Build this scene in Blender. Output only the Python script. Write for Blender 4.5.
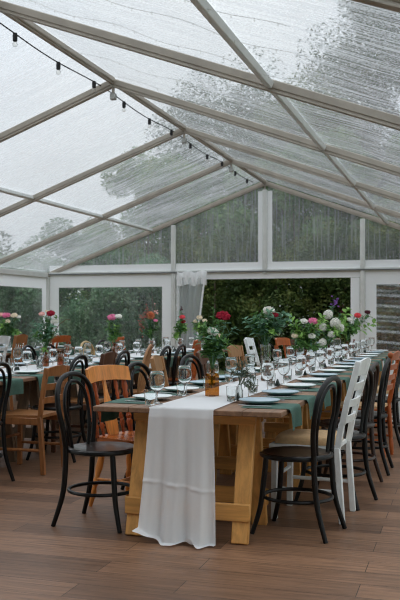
import bpy, bmesh, math, random
from mathutils import Vector, Matrix, noise
random.seed(7)
for o in list(bpy.data.objects): bpy.data.objects.remove(o)
SC = bpy.context.scene
COL = SC.collection
R = math.radians

# ------------------------------------------------------------------ camera
cam = bpy.data.cameras.new('camera'); co = bpy.data.objects.new('camera', cam); COL.objects.link(co)
co.location = (0, 0, 1.25); co.rotation_euler = (R(90), 0, R(17.3))
cam.sensor_fit = 'AUTO'; cam.sensor_width = 36; cam.lens = 36 * 850 / 600
cam.shift_y = 15 / 600
cam.clip_start = .05; cam.clip_end = 300
cam.dof.use_dof = True; cam.dof.focus_distance = 5.2; cam.dof.aperture_fstop = 5.6
SC.camera = co

# ------------------------------------------------------------------ sky and exposure
w = bpy.data.worlds.new('overcast'); SC.world = w; w.use_nodes = True
wn = w.node_tree.nodes; wl = w.node_tree.links
bg = wn['Background']; ZEN = 2.4                                              # overcast sky: zenith three times as bright as the horizon
tc = wn.new('ShaderNodeTexCoord'); nz = wn.new('ShaderNodeTexNoise'); cr = wn.new('ShaderNodeValToRGB')
nz.inputs['Scale'].default_value = 2.2; nz.inputs['Detail'].default_value = 4
cr.color_ramp.elements[0].position = .3; cr.color_ramp.elements[0].color = (.80, .87, .97, 1)
cr.color_ramp.elements[1].position = .7; cr.color_ramp.elements[1].color = (.95, .98, 1.0, 1)
wl.new(tc.outputs['Generated'], nz.inputs['Vector']); wl.new(nz.outputs['Fac'], cr.inputs['Fac']); wl.new(cr.outputs['Color'], bg.inputs['Color'])
sx = wn.new('ShaderNodeSeparateXYZ'); mr = wn.new('ShaderNodeMapRange'); wl.new(tc.outputs['Generated'], sx.inputs[0]); wl.new(sx.outputs['Z'], mr.inputs['Value'])
mr.inputs['From Min'].default_value = 0; mr.inputs['From Max'].default_value = 1; mr.inputs['To Min'].default_value = ZEN / 3; mr.inputs['To Max'].default_value = ZEN
wl.new(mr.outputs[0], bg.inputs['Strength'])
SC.view_settings.view_transform = 'Standard'; SC.view_settings.look = 'None'
SC.view_settings.gamma = 1; SC.view_settings.use_curve_mapping = False
SC.view_settings.exposure = 0.0
SC.cycles.transparent_max_bounces = 48
SC.cycles.max_bounces = 10; SC.cycles.diffuse_bounces = 4; SC.cycles.transmission_bounces = 8
SC.cycles.caustics_reflective = False; SC.cycles.caustics_refractive = True
SC.cycles.sample_clamp_indirect = 5
SC.cycles.filter_width = 1.1

# ------------------------------------------------------------------ materials
def lin(c):
    return tuple(((v / 255) / 12.92 if v / 255 <= .04045 else ((v / 255 + .055) / 1.055) ** 2.4) for v in c) + (1,)
class NT:
    def __init__(s, name):
        s.m = bpy.data.materials.new(name); s.m.use_nodes = True; s.t = s.m.node_tree
        s.n = s.t.nodes; s.l = s.t.links; s.n.clear(); s.out = s.n.new('ShaderNodeOutputMaterial')
    def add(s, t, **kw):
        n = s.n.new('ShaderNode' + t)
        for k, v in kw.items():
            if k in n.inputs: n.inputs[k].default_value = v
            else: setattr(n, k, v)
        return n
    def link(s, a, b): s.l.new(a, b)
    def coords(s, scale, kind='Object'):
        c = s.add('TexCoord'); m = s.add('Mapping'); m.inputs['Scale'].default_value = scale
        s.link(c.outputs[kind], m.inputs['Vector']); return m.outputs['Vector']
    def noise(s, vec, scale, detail=3, rough=.5, dist=0):
        n = s.add('TexNoise', Scale=scale, Detail=detail, Roughness=rough, Distortion=dist); s.link(vec, n.inputs['Vector']); return n.outputs['Fac']
    def ramp(s, fac, stops):
        r = s.add('ValToRGB'); e = r.color_ramp.elements
        while len(e) < len(stops): e.new(.5)
        for i, (p, c) in enumerate(stops): e[i].position = p; e[i].color = c if len(c) == 4 else tuple(c) + (1,)
        s.link(fac, r.inputs['Fac']); return r.outputs['Color']
def g(v): return (v, v, v, 1)
MATS = {}
def plain(name, c, rough=.5, var=.12, scale=14, metal=0, spec=.5, bump=0, stretch=(1, 1, 1)):
    t = NT(name); p = t.add('BsdfPrincipled', Roughness=rough, Metallic=metal); p.inputs['Specular IOR Level'].default_value = spec
    a = lin(c); f = t.noise(t.coords(stretch), scale, 4)
    lo = tuple(v * (1 - var) for v in a[:3]); hi = tuple(min(1, v * (1 + var)) for v in a[:3])
    t.link(t.ramp(f, [(.3, lo), (.7, hi)]), p.inputs['Base Color'])
    if bump:
        b = t.add('Bump', Strength=bump, Distance=.01); t.link(f, b.inputs['Height']); t.link(b.outputs['Normal'], p.inputs['Normal'])
    t.link(p.outputs[0], t.out.inputs[0]); MATS[name] = t.m; return t.m
def wood(name, c, dark=.6, rough=.45, axis=0, scale=9, spec=.4):
    """grain lines running along one axis, with a broad tone drift and a few knots"""
    t = NT(name); p = t.add('BsdfPrincipled', Roughness=rough); p.inputs['Specular IOR Level'].default_value = spec
    st = [scale, scale, scale]; st[axis] = scale * .08
    v = t.coords(st); f = t.noise(v, 3.0, 6, .65, .6); f2 = t.noise(t.coords((1, 1, 1)), 3.0, 2)
    a = lin(c)[:3]; lo = tuple(x * dark for x in a)
    mx = t.add('MixRGB', blend_type='MULTIPLY'); mx.inputs[0].default_value = .6
    t.link(t.ramp(f, [(.32, lo), (.62, a)]), mx.inputs[1]); t.link(t.ramp(f2, [(.3, g(.72)), (.7, g(1.0))]), mx.inputs[2])
    t.link(mx.outputs[0], p.inputs['Base Color'])
    b = t.add('Bump', Strength=.15, Distance=.004); t.link(f, b.inputs['Height']); t.link(b.outputs['Normal'], p.inputs['Normal'])
    t.link(p.outputs[0], t.out.inputs[0]); MATS[name] = t.m; return t.m
def glass(name, tint=(1, 1, 1), gloss=.06, edge=.7, milky=0.0, body=None):
    """thin walled glass: tinted see-through with a fresnel reflection"""
    t = NT(name); tr = t.add('BsdfTransparent'); tr.inputs['Color'].default_value = tuple(tint) + (1,)
    gl = t.add('BsdfGlossy', Roughness=.04); lw = t.add('LayerWeight', Blend=.35)
    ed = t.add('LayerWeight', Blend=.55); t.link(t.ramp(ed.outputs['Facing'], [(.35, tuple(tint)), (.95, tuple(v * .45 for v in tint))]), tr.inputs['Color'])
    mp = t.add('MapRange'); mp.inputs['To Min'].default_value = gloss; mp.inputs['To Max'].default_value = edge
    t.link(lw.outputs['Facing'], mp.inputs['Value'])
    mx = t.add('MixShader'); t.link(mp.outputs[0], mx.inputs[0]); t.link(gl.outputs[0], mx.inputs[2])
    if milky:
        d = t.add('BsdfDiffuse'); d.inputs['Color'].default_value = tuple(body or (1, 1, 1)) + (1,)
        m2 = t.add('MixShader'); m2.inputs[0].default_value = milky; t.link(tr.outputs[0], m2.inputs[1]); t.link(d.outputs[0], m2.inputs[2])
        t.link(m2.outputs[0], mx.inputs[1])
    else: t.link(tr.outputs[0], mx.inputs[1])
    t.link(mx.outputs[0], t.out.inputs[0]); MATS[name] = t.m; return t.m
def pvc(name, lo, hi, stretch, gloss=.08, tint=(.93, .95, .95), drops=90, sp=.45, bstr=.25, white=(.86, .89, .91), blur=.22, soft=.0, rng=(.36, .72), fine=None):
    """wet clear plastic skin: see-through, with milky streaks of running water and fine drops"""
    t = NT(name); tr = t.add('BsdfTransparent'); tr.inputs['Color'].default_value = tuple(tint) + (1,)
    df = t.add('BsdfDiffuse'); df.inputs['Color'].default_value = tuple(white) + (1,)
    tl = t.add('BsdfTranslucent'); tl.inputs['Color'].default_value = tuple(white) + (1,)
    mk = t.add('MixShader'); mk.inputs[0].default_value = .6; t.link(df.outputs[0], mk.inputs[1]); t.link(tl.outputs[0], mk.inputs[2])
    v = t.coords(stretch); s1 = t.noise(v, 1.0, 5, .62, .25); s2 = t.noise(t.coords((1, 1, 1)), drops, 2, .6); s3 = t.noise(t.coords((1, 1, 1)), .8, 2)
    m1 = t.add('Math', operation='MULTIPLY_ADD'); t.link(s2, m1.inputs[0]); m1.inputs[1].default_value = sp; m1.inputs[2].default_value = -sp * .5
    m2 = t.add('Math', operation='ADD'); t.link(s1, m2.inputs[0]); t.link(m1.outputs[0], m2.inputs[1])
    if fine:
        s4 = t.noise(t.coords(fine), 1.0, 3, .6, .15); mf = t.add('Math', operation='MULTIPLY_ADD'); t.link(s4, mf.inputs[0]); mf.inputs[1].default_value = 1.1; mf.inputs[2].default_value = -.55
        m2b = t.add('Math', operation='ADD'); t.link(m2.outputs[0], m2b.inputs[0]); t.link(mf.outputs[0], m2b.inputs[1]); m2 = m2b
    m3 = t.add('Math', operation='MULTIPLY_ADD'); t.link(s3, m3.inputs[0]); m3.inputs[1].default_value = .35; m3.inputs[2].default_value = -.17
    m4 = t.add('Math', operation='ADD'); t.link(m2.outputs[0], m4.inputs[0]); t.link(m3.outputs[0], m4.inputs[1])
    mp = t.add('MapRange', interpolation_type='SMOOTHSTEP'); mp.inputs['From Min'].default_value = rng[0]; mp.inputs['From Max'].default_value = rng[1]
    mp.inputs['To Min'].default_value = lo; mp.inputs['To Max'].default_value = hi
    t.link(m4.outputs[0], mp.inputs['Value'])
    rf = t.add('BsdfRefraction', Roughness=blur, IOR=1.0); rf.inputs['Color'].default_value = tuple(tint) + (1,)
    bl = t.add('MixShader'); bl.inputs[0].default_value = soft; t.link(tr.outputs[0], bl.inputs[1]); t.link(rf.outputs[0], bl.inputs[2])
    a = t.add('MixShader'); t.link(mp.outputs[0], a.inputs[0]); t.link(bl.outputs[0], a.inputs[1]); t.link(mk.outputs[0], a.inputs[2])
    gl = t.add('BsdfGlossy', Roughness=.12)
    b = t.add('Bump', Strength=bstr, Distance=.02); t.link(m4.outputs[0], b.inputs['Height']); t.link(b.outputs['Normal'], gl.inputs['Normal'])
    lw = t.add('LayerWeight', Blend=.3); r = t.add('MapRange'); r.inputs['To Min'].default_value = gloss; r.inputs['To Max'].default_value = .45
    t.link(lw.outputs['Facing'], r.inputs['Value'])
    o = t.add('MixShader'); t.link(r.outputs[0], o.inputs[0]); t.link(a.outputs[0], o.inputs[1]); t.link(gl.outputs[0], o.inputs[2])
    t.link(o.outputs[0], t.out.inputs[0]); MATS[name] = t.m; return t.m
def sheer(name, c, see=.3, through=.25):
    t = NT(name); tr = t.add('BsdfTransparent'); d = t.add('BsdfDiffuse'); d.inputs['Color'].default_value = lin(c)
    tl = t.add('BsdfTranslucent'); tl.inputs['Color'].default_value = lin(c)
    a = t.add('MixShader'); a.inputs[0].default_value = through; t.link(d.outputs[0], a.inputs[1]); t.link(tl.outputs[0], a.inputs[2])
    b = t.add('MixShader'); b.inputs[0].default_value = 1 - see; t.link(tr.outputs[0], b.inputs[1]); t.link(a.outputs[0], b.inputs[2])
    v = t.coords((1, 1, 1)); f = t.noise(v, 260, 2); bp = t.add('Bump', Strength=.12, Distance=.002); t.link(f, bp.inputs['Height']); t.link(bp.outputs['Normal'], d.inputs['Normal'])
    t.link(b.outputs[0], t.out.inputs[0]); MATS[name] = t.m; return t.m
def leafmat(name, c1, c2, c3, scale=6, trans=.3, rough=.6):
    t = NT(name); p = t.add('BsdfPrincipled', Roughness=rough); p.inputs['Specular IOR Level'].default_value = .25
    f = t.noise(t.coords((1, 1, 1)), scale, 3, .7)
    cc = t.ramp(f, [(.32, lin(c1)), (.5, lin(c2)), (.7, lin(c3))]); t.link(cc, p.inputs['Base Color'])
    tl = t.add('BsdfTranslucent'); t.link(cc, tl.inputs['Color'])
    m = t.add('MixShader'); m.inputs[0].default_value = trans; t.link(p.outputs[0], m.inputs[1]); t.link(tl.outputs[0], m.inputs[2])
    t.link(m.outputs[0], t.out.inputs[0]); MATS[name] = t.m; return t.m
def floor_mat():
    t = NT('vinyl plank floor'); p = t.add('BsdfPrincipled', Roughness=.42); p.inputs['Specular IOR Level'].default_value = .35
    v = t.coords((1, 1, 1))
    br = t.add('TexBrick', offset=.37, offset_frequency=2); br.inputs['Scale'].default_value = 1
    br.inputs['Brick Width'].default_value = 1.25; br.inputs['Row Height'].default_value = .19
    br.inputs['Mortar Size'].default_value = .0022; br.inputs['Mortar Smooth'].default_value = .2; br.inputs['Bias'].default_value = -.1
    br.inputs['Color1'].default_value = lin((150, 112, 86)); br.inputs['Color2'].default_value = lin((108, 79, 60)); br.inputs['Mortar'].default_value = lin((62, 46, 36))
    t.link(v, br.inputs['Vector'])
    gr = t.noise(t.coords((1.3, 22, 1)), 2.2, 6, .65, .8); big = t.noise(t.coords((.5, 2.4, 1)), 1.2, 3)
    m1 = t.add('MixRGB', blend_type='MULTIPLY'); m1.inputs[0].default_value = .75
    t.link(br.outputs['Color'], m1.inputs[1]); t.link(t.ramp(gr, [(.32, g(.38)), (.62, g(1.15))]), m1.inputs[2])
    m2 = t.add('MixRGB', blend_type='MULTIPLY'); m2.inputs[0].default_value = .6
    t.link(m1.outputs[0], m2.inputs[1]); t.link(t.ramp(big, [(.3, g(.75)), (.7, g(1.05))]), m2.inputs[2])
    t.link(m2.outputs[0], p.inputs['Base Color'])
    b = t.add('Bump', Strength=.12, Distance=.003); t.link(gr, b.inputs['Height']); t.link(b.outputs['Normal'], p.inputs['Normal'])
    t.link(p.outputs[0], t.out.inputs[0]); MATS['floor'] = t.m; return t.m

floor_mat()
plain('alu', (166, 158, 146), .5, .10, 6, metal=0.0)
plain('alu_pale', (208, 210, 206), .45, .06, 6)
plain('bracket', (165, 165, 160), .35, .1, 20, metal=.6)
plain('light_block', (150, 146, 138), .8, .08, 6)  # opaque grey for the unseen surfaces added to hold back light
plain('keder', (88, 92, 92), .6, .1, 20)
pvc('roof_skin', .18, .70, (.8, 20, 1), gloss=.05, drops=75, sp=.8, soft=.75, blur=.26, rng=(.34, .74), fine=(1.0, 64, 1), white=(.80, .83, .85))
pvc('window_skin', .02, .15, (26, 26, 1.2), gloss=.03, tint=(.90, .97, .91), drops=60, sp=.35, soft=.35, blur=.1)
pvc('ripple_skin', .03, .16, (9, 1, 9), gloss=.24, drops=60, sp=.35, soft=.2, blur=.1)
pvc('gable_skin', .14, .34, (20, 1, .8), gloss=.03, drops=60, sp=.35, soft=.35, blur=.1)
plain('black_wood', (13, 11, 10), .36, .2, 30, spec=.3)
plain('dark_seat', (34, 23, 19), .28, .25, 9, spec=.4)
plain('brown_bent', (44, 27, 19), .38, .25, 20)
plain('white_paint', (226, 229, 228), .5, .08, 16)
plain('tan_pad', (205, 168, 124), .8, .10, 40, bump=.1)
wood('pine', (240, 152, 74), .62, .32, 2)
wood('pine_seat', (196, 106, 52), .6, .25, 0)
wood('pine_red', (176, 84, 40), .6, .25, 2)
wood('oak', (166, 108, 62), .62, .45, 2)
wood('oak_seat', (176, 120, 74), .62, .4, 0)
wood('light_wood', (180, 132, 88), .66, .45, 2)
wood('blonde', (206, 176, 128), .75, .45, 2)
wood('brown_wood', (98, 62, 42), .6, .45, 2)
wood('orange_wood', (192, 100, 48), .58, .35, 2)
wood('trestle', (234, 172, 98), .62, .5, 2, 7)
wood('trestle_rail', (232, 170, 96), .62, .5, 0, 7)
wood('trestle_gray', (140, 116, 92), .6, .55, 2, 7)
wood('plank_top', (152, 116, 90), .55, .55, 1, 8)
sheer('runner_cloth', (250, 251, 252), .11)
sheer('drape_film', (214, 220, 220), .48)
sheer('vinyl_white', (250, 251, 252), .0, .4)
plain('napkin_green', (66, 98, 86), .85, .15, 60, bump=.1)
plain('plate_blue', (172, 190, 200), .3, .05, 40)
plain('plate_white', (222, 226, 226), .3, .04, 40)
plain('steel', (190, 192, 192), .25, .05, 20, metal=.9)
plain('card', (40, 50, 46), .8, .1, 20)
glass('clear_glass', (.97, .985, .985), .10, .9)
def realglass(name, c, rough=0.0):
    t = NT(name); b = t.add('BsdfGlass', Roughness=rough, IOR=1.42); b.inputs['Color'].default_value = tuple(c) + (1,)
    t.link(b.outputs[0], t.out.inputs[0]); MATS[name] = t.m; return t.m
realglass('drinking_glass', (.985, .995, .995))
glass('amber', (.74, .42, .12), .05, .5, .08, (.40, .17, .02))
glass('amber_dark', (.66, .46, .30), .06, .5, .2, (.18, .07, .02))
plain('cable', (24, 26, 28), .6, .1, 20)
plain('wire', (205, 205, 200), .5, .1, 20)
glass('bulb_glass', (.95, .95, .93), .06, .5)
leafmat('leaf_green', (56, 96, 48), (86, 128, 66), (120, 158, 88), 30)
leafmat('leaf_gray', (80, 122, 98), (106, 146, 118), (138, 172, 142), 30)
leafmat('leaf_lime', (96, 142, 62), (134, 176, 88), (166, 202, 118), 30)
leafmat('leaf_olive', (82, 92, 76), (112, 122, 104), (140, 146, 128), 30)
plain('stem', (66, 92, 48), .6, .2, 30); plain('twig', (110, 84, 62), .7, .2, 30)
for n, c in dict(petal_white=(240, 238, 228), petal_red=(160, 22, 48), petal_pink=(240, 140, 178), petal_blush=(240, 188, 178), petal_cream=(240, 224, 196),
                 petal_orange=(236, 150, 108), petal_purple=(120, 78, 150), petal_coral=(236, 84, 92), petal_dark=(74, 20, 30), petal_rust=(150, 96, 84)).items():
    leafmat(n, tuple(int(v * .86) for v in c), c, tuple(min(255, int(v * 1.06)) for v in c), 40, .25, .7)
leafmat('hedge_leaf', (72, 108, 66), (112, 144, 90), (158, 168, 116), 1.6, .3)
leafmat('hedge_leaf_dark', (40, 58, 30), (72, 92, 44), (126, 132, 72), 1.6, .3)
leafmat('hedge_leaf_bright', (78, 110, 84), (106, 138, 106), (142, 162, 124), 1.6, .3)
leafmat('tree_leaf', (76, 98, 66), (116, 132, 88), (150, 152, 108), .9, .3)
leafmat('tree_leaf_dark', (52, 72, 54), (76, 98, 70), (112, 126, 88), .9, .3)
plain('bark', (92, 82, 68), .9, .25, 8); plain('grass_ground', (74, 88, 50), .95, .3, 3)

# ------------------------------------------------------------------ mesh helpers
def catmull(P, n, closed=False):
    P = [Vector(p) for p in P]; out = []; m = len(P)
    rng = m if closed else m - 1
    for i in range(rng):
        if closed: a, b, c, d = P[(i - 1) % m], P[i], P[(i + 1) % m], P[(i + 2) % m]
        else: a, b, c, d = P[max(i - 1, 0)], P[i], P[i + 1], P[min(i + 2, m - 1)]
        for k in range(n):
            t = k / n
            out.append(.5 * ((2 * b) + (c - a) * t + (2 * a - 5 * b + 4 * c - d) * t * t + (3 * b - a - 3 * c + d) * t ** 3))
    if not closed: out.append(P[-1])
    return out
class MB:
    def __init__(s): s.v = []; s.f = []
    def raw(s, v, f):
        o = len(s.v); s.v += [tuple(p) for p in v]; s.f += [tuple(i + o for i in q) for q in f]; return s
    def box(s, c, d, m=None, ch=.004):
        """chamfered box: centre, size, optional rotation"""
        hx, hy, hz = (x / 2 for x in d); ch = min(ch, hx * .45, hy * .45, hz * .45); V = []; idx = {}
        for sx in (-1, 1):
            for sy in (-1, 1):
                for sz in (-1, 1):
                    for a in range(3):
                        p = [sx * (hx - ch), sy * (hy - ch), sz * (hz - ch)]; h = (hx, hy, hz); sg = (sx, sy, sz); p[a] = sg[a] * h[a]
                        idx[(sx, sy, sz, a)] = len(V); V.append(Vector(p))
        F = []
        def K(sg, a): return idx[(sg[0], sg[1], sg[2], a)]
        for a in range(3):
            b, c2 = (a + 1) % 3, (a + 2) % 3
            for sa in (-1, 1):
                q = []
                for sb, sc in ((-1, -1), (1, -1), (1, 1), (-1, 1)):
                    sg = [0, 0, 0]; sg[a] = sa; sg[b] = sb; sg[c2] = sc; q.append(K(sg, a))
                F.append(q if sa > 0 else q[::-1])
            for sb in (-1, 1):
                for sc in (-1, 1):
                    s0 = [0, 0, 0]; s0[b] = sb; s0[c2] = sc; s1 = s0[:]; s0[a] = -1; s1[a] = 1
                    q = [K(s0, b), K(s1, b), K(s1, c2), K(s0, c2)]; F.append(q if sb * sc > 0 else q[::-1])
        for sx in (-1, 1):
            for sy in (-1, 1):
                for sz in (-1, 1):
                    q = [K((sx, sy, sz), 0), K((sx, sy, sz), 1), K((sx, sy, sz), 2)]; F.append(q if sx * sy * sz > 0 else q[::-1])
        M = m if m is not None else Matrix.Identity(3)
        return s.raw([M @ p + Vector(c) for p in V], F)
    def sheet(s, c, d):
        """single thin sheet of vinyl, flat in its smallest dimension"""
        h = [x / 2 for x in d]; a = d.index(min(d)); b, e = [i for i in range(3) if i != a]; V = []
        for sb, se in ((-1, -1), (1, -1), (1, 1), (-1, 1)):
            p = list(c); p[b] += sb * h[b]; p[e] += se * h[e]; V.append(p)
        return s.raw(V, [(0, 1, 2, 3)])
    def beam(s, p0, p1, w, t, up=(0, 0, 1), ch=.004):
        """box from p0 to p1: w across (perpendicular to up), t along up"""
        p0, p1 = Vector(p0), Vector(p1); d = p1 - p0; L = d.length; x = d.normalized(); u = Vector(up)
        if abs(x.dot(u)) > .98: u = Vector((1, 0, 0))
        y = u.cross(x).normalized(); z = x.cross(y)
        M = Matrix((x, y, z)).transposed()
        return s.box((p0 + p1) / 2, (L, w, t), M, ch)
    def tube(s, P, r, n=8, closed=False, sm=0, flat=1.0):
        if sm:
            if not isinstance(r, (int, float)):
                rr = [];
                for i in range(len(r) - 1):
                    for k in range(sm): rr.append(r[i] + (r[i + 1] - r[i]) * k / sm)
                rr.append(r[-1]); r = rr
            P = catmull(P, sm, closed)
        P = [Vector(p) for p in P]; m = len(P)
        if isinstance(r, (int, float)): r = [r] * m
        V = []; T = []
        for i in range(m):
            a = P[(i - 1) % m] if closed or i else P[0]; b = P[(i + 1) % m] if closed or i < m - 1 else P[-1]
            T.append((b - a).normalized())
        u = Vector((0, 0, 1)) if abs(T[0].z) < .9 else Vector((1, 0, 0))
        for i in range(m):
            u = (u - T[i] * u.dot(T[i])); u = u.normalized() if u.length > 1e-6 else T[i].orthogonal().normalized()
            w_ = T[i].cross(u)
            for k in range(n):
                a = 2 * math.pi * k / n; V.append(P[i] + u * math.cos(a) * r[i] * flat + w_ * math.sin(a) * r[i])
        F = []
        for i in range(m if closed else m - 1):
            j = (i + 1) % m
            for k in range(n): F.append((i * n + k, i * n + (k + 1) % n, j * n + (k + 1) % n, j * n + k))
        if not closed: F.append(tuple(range(n))[::-1]); F.append(tuple((m - 1) * n + k for k in range(n)))
        return s.raw(V, F)
    def lathe(s, prof, n=20, M=None, c=(0, 0, 0), cap=True):
        V = []; F = []; m = len(prof)
        for (r, z) in prof:
            for k in range(n):
                a = 2 * math.pi * k / n; V.append(Vector((r * math.cos(a), r * math.sin(a), z)))
        for i in range(m - 1):
            for k in range(n): F.append((i * n + k, i * n + (k + 1) % n, (i + 1) * n + (k + 1) % n, (i + 1) * n + k))
        if cap:
            if prof[0][0] > 1e-4: F.append(tuple(range(n))[::-1])
            if prof[-1][0] > 1e-4: F.append(tuple((m - 1) * n + k for k in range(n)))
        if M is not None: V = [M @ p for p in V]
        return s.raw([p + Vector(c) for p in V], F)
    def turned(s, p0, p1, prof, n=10):
        """lathe-turned rod from p0 to p1; prof = (position 0..1, radius)"""
        p0, p1 = Vector(p0), Vector(p1); d = p1 - p0
        q = d.to_track_quat('Z', 'Y').to_matrix()
        return s.lathe([(r, t * d.length) for t, r in prof], n, q, p0)
    def prism(s, pts, z0, z1, axis=2):
        n = len(pts)
        def P(a, b, z): return (a, b, z) if axis == 2 else ((z, a, b) if axis == 0 else (a, z, b))
        V = [P(a, b, z0) for a, b in pts] + [P(a, b, z1) for a, b in pts]
        F = [tuple(range(n))[::-1], tuple(range(n, 2 * n))] + [(i, (i + 1) % n, n + (i + 1) % n, n + i) for i in range(n)]
        return s.raw(V, F)
    def grid(s, fn, nu, nv):
        V = [fn(i / nu, j / nv) for j in range(nv + 1) for i in range(nu + 1)]
        F = [(j * (nu + 1) + i, j * (nu + 1) + i + 1, (j + 1) * (nu + 1) + i + 1, (j + 1) * (nu + 1) + i) for j in range(nv) for i in range(nu)]
        return s.raw(V, F)
    def mesh(s, name, mat, ang=38, fix=True):
        me = bpy.data.meshes.new(name); me.from_pydata(s.v, [], s.f)
        if fix:
            bm = bmesh.new(); bm.from_mesh(me); bmesh.ops.recalc_face_normals(bm, faces=bm.faces); bm.to_mesh(me); bm.free()
        me.polygons.foreach_set('use_smooth', [True] * len(me.polygons))
        if ang: me.set_sharp_from_angle(angle=R(ang))
        me.materials.append(MATS[mat]); return me
    def obj(s, name, mat, parent=None, loc=(0, 0, 0), rot=(0, 0, 0), ang=38, fix=True):
        o = bpy.data.objects.new(name, s.mesh(name, mat, ang, fix)); COL.objects.link(o)
        o.location = loc; o.rotation_euler = rot
        if parent: o.parent = parent
        return o
def tag(o, label, cat, group=None, kind=None):
    o['label'] = label; o['category'] = cat
    if group: o['group'] = group
    elif 'group' in o: del o['group']
    if kind: o['kind'] = kind
    return o
def thing(name, label, cat, loc=(0, 0, 0), rz=0, group=None):
    o = bpy.data.objects.new(name, None); COL.objects.link(o); o.empty_display_size = .1
    o.location = loc; o.rotation_euler = (0, 0, rz); return tag(o, label, cat, group)
def dup(o, loc=None, rz=None, label=None, group=None, parent=None):
    c = o.copy(); COL.objects.link(c)
    if parent: c.parent = parent
    if loc is not None: c.location = loc
    if rz is not None: c.rotation_euler = (0, 0, rz)
    if label: c['label'] = label
    if group: c['group'] = group
    for ch in list(o.children): dup(ch, parent=c)
    return c
def struct(mb, name, mat, loc=(0, 0, 0), rot=(0, 0, 0), parent=None, label=None, **k):
    o = mb.obj(name, mat, parent, loc, rot, **k)
    if not parent: o['kind'] = 'structure'; o['label'] = label or (name.replace('_', ' ') + ' of the clear marquee'); o['category'] = 'structure'
    return o
ORD = ['first', 'second', 'third', 'fourth', 'fifth', 'sixth', 'seventh', 'eighth', 'ninth', 'tenth', 'eleventh', 'twelfth', 'thirteenth', 'fourteenth', 'fifteenth', 'sixteenth', 'seventeenth']

# ------------------------------------------------------------------ marquee
RX, LX, EX, YG = -3.95, -8.95, 1.05, 17.2        # ridge, two eaves, far gable
ZE, ZR = 2.2, 4.04
NODES = [17.2, 14.55, 11.9, 9.25, 6.6, 3.8, 1.1, -1.55, -4.2]
SL = math.hypot(5, ZR - ZE); AN = math.atan2(ZR - ZE, 5)
struct(MB().box((-3.95, 6.6, -.03), (10.4, 21.6, .06), ch=.001), 'floor', 'floor', label='brown wood-look plank floor')
struct(MB().grid(lambda u, v: (-60 + 110 * u, -30 + 110 * v, -.08), 8, 8), 'ground', 'grass_ground', label='grass outside the marquee')
for i, y in enumerate(NODES):
    for sx in (-1, 1):
        e = Vector((RX + sx * 5, y, ZE)); a = Vector((RX, y, ZR)); d = (e - a).normalized(); nrm = Vector((sx * math.sin(AN), 0, math.cos(AN)))
        m = MB(); m.beam(a - nrm * .042, e - nrm * .042, .062, .068, up=nrm, ch=.008)
        m.beam(a - nrm * .083, e - nrm * .083, .044, .018, up=nrm, ch=.005); m.beam(a - nrm * .096, e - nrm * .096, .062, .012, up=nrm, ch=.004)
        struct(m, 'roof_beam', 'alu')
        struct(MB().box((0, 0, 1.05), (.10, .09, 2.1), ch=.008).box((0, .05, 1.05), (.03, .012, 2.1)), 'wall_column', 'alu_pale', (e.x, y, 0))
    # hanging clamp under the ridge joint
    if i < 6:
        h = thing('ridge_clamp', 'small grey clamp hanging under the %s ridge joint from the far gable' % ORD[i], 'bracket', (RX, y, ZR - .26), 0)
        MB().box((0, 0, .04), (.07, .06, .08), ch=.01).obj('clamp_block', 'bracket', h); MB().lathe([(.018, 0), (.018, .12)], 10, c=(0, 0, .06)).obj('clamp_pin', 'alu', h)
for i in range(len(NODES) - 1):
    y1, y0 = NODES[i], NODES[i + 1]; L = y1 - y0
    struct(MB().beam((RX, y0 + .04, ZR - .035), (RX, y1 - .04, ZR - .035), .085, .06, ch=.01).beam((RX, y0 + .04, ZR - .07), (RX, y1 - .04, ZR - .07), .04, .02), 'ridge_beam', 'alu')
    for sx in (-1, 1):
        nrm = Vector((sx * math.sin(AN), 0, math.cos(AN))); mid = Vector((RX + sx * 2.5, 0, (ZE + ZR) / 2)) - nrm * .055
        a, b = mid.copy(), mid.copy(); a.y = y0 + .04; b.y = y1 - .04
        struct(MB().beam(a, b, .06, .06, up=nrm, ch=.008), 'purlin_beam', 'alu_pale')
        xe = RX + sx * 5
        struct(MB().beam((xe, y0 + .05, ZE - .06), (xe, y1 - .05, ZE - .06), .10, .12, ch=.01), 'eave_beam', 'alu_pale')
        # roof skin, x down the slope, with a soft sag between the rafters
        def sk(u, v, sx=sx, L=L):
            e = 4 * v * (1 - v)
            return (u * SL, (v - .5) * L, -.030 * e * (1 - (2 * u - 1) ** 4) + .006 * math.sin(u * 31 + v * 3) * e)
        struct(MB().grid(sk, 40, 12), 'ceiling', 'roof_skin' if y0 > 1 else 'light_block', (RX, (y0 + y1) / 2, ZR + .012), (0, AN, 0) if sx > 0 else (0, AN, math.pi), ang=0, label='rain streaked clear plastic roof bay' if y0 > 1 else 'roof bay out of view, made opaque to dim light from behind')  # bays behind the camera are made opaque to cut light from there
        # side walls: white border, clear pane
        name = 'wall_right' if sx > 0 else 'wall_left'
        m = MB(); m.sheet((0, 0, 1.98), (.006, L - .1, .28)); m.sheet((0, 0, .16), (.006, L - .1, .32))
        for s2 in (-1, 1): m.sheet((0, s2 * (L / 2 - .15), 1.08), (.006, .2, 1.52))
        struct(m, name, 'vinyl_white', (xe, (y0 + y1) / 2, 0))
        struct(MB().grid(lambda u, v, L=L: (.004 * math.sin(v * 19 + u * 3), (u - .5) * (L - .5), .32 + v * 1.52), 10, 24), 'window_%d' % (20 + i * 2 + (sx > 0)), 'window_skin', (xe, (y0 + y1) / 2, 0), ang=0, label='clear plastic side window of the marquee')
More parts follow.
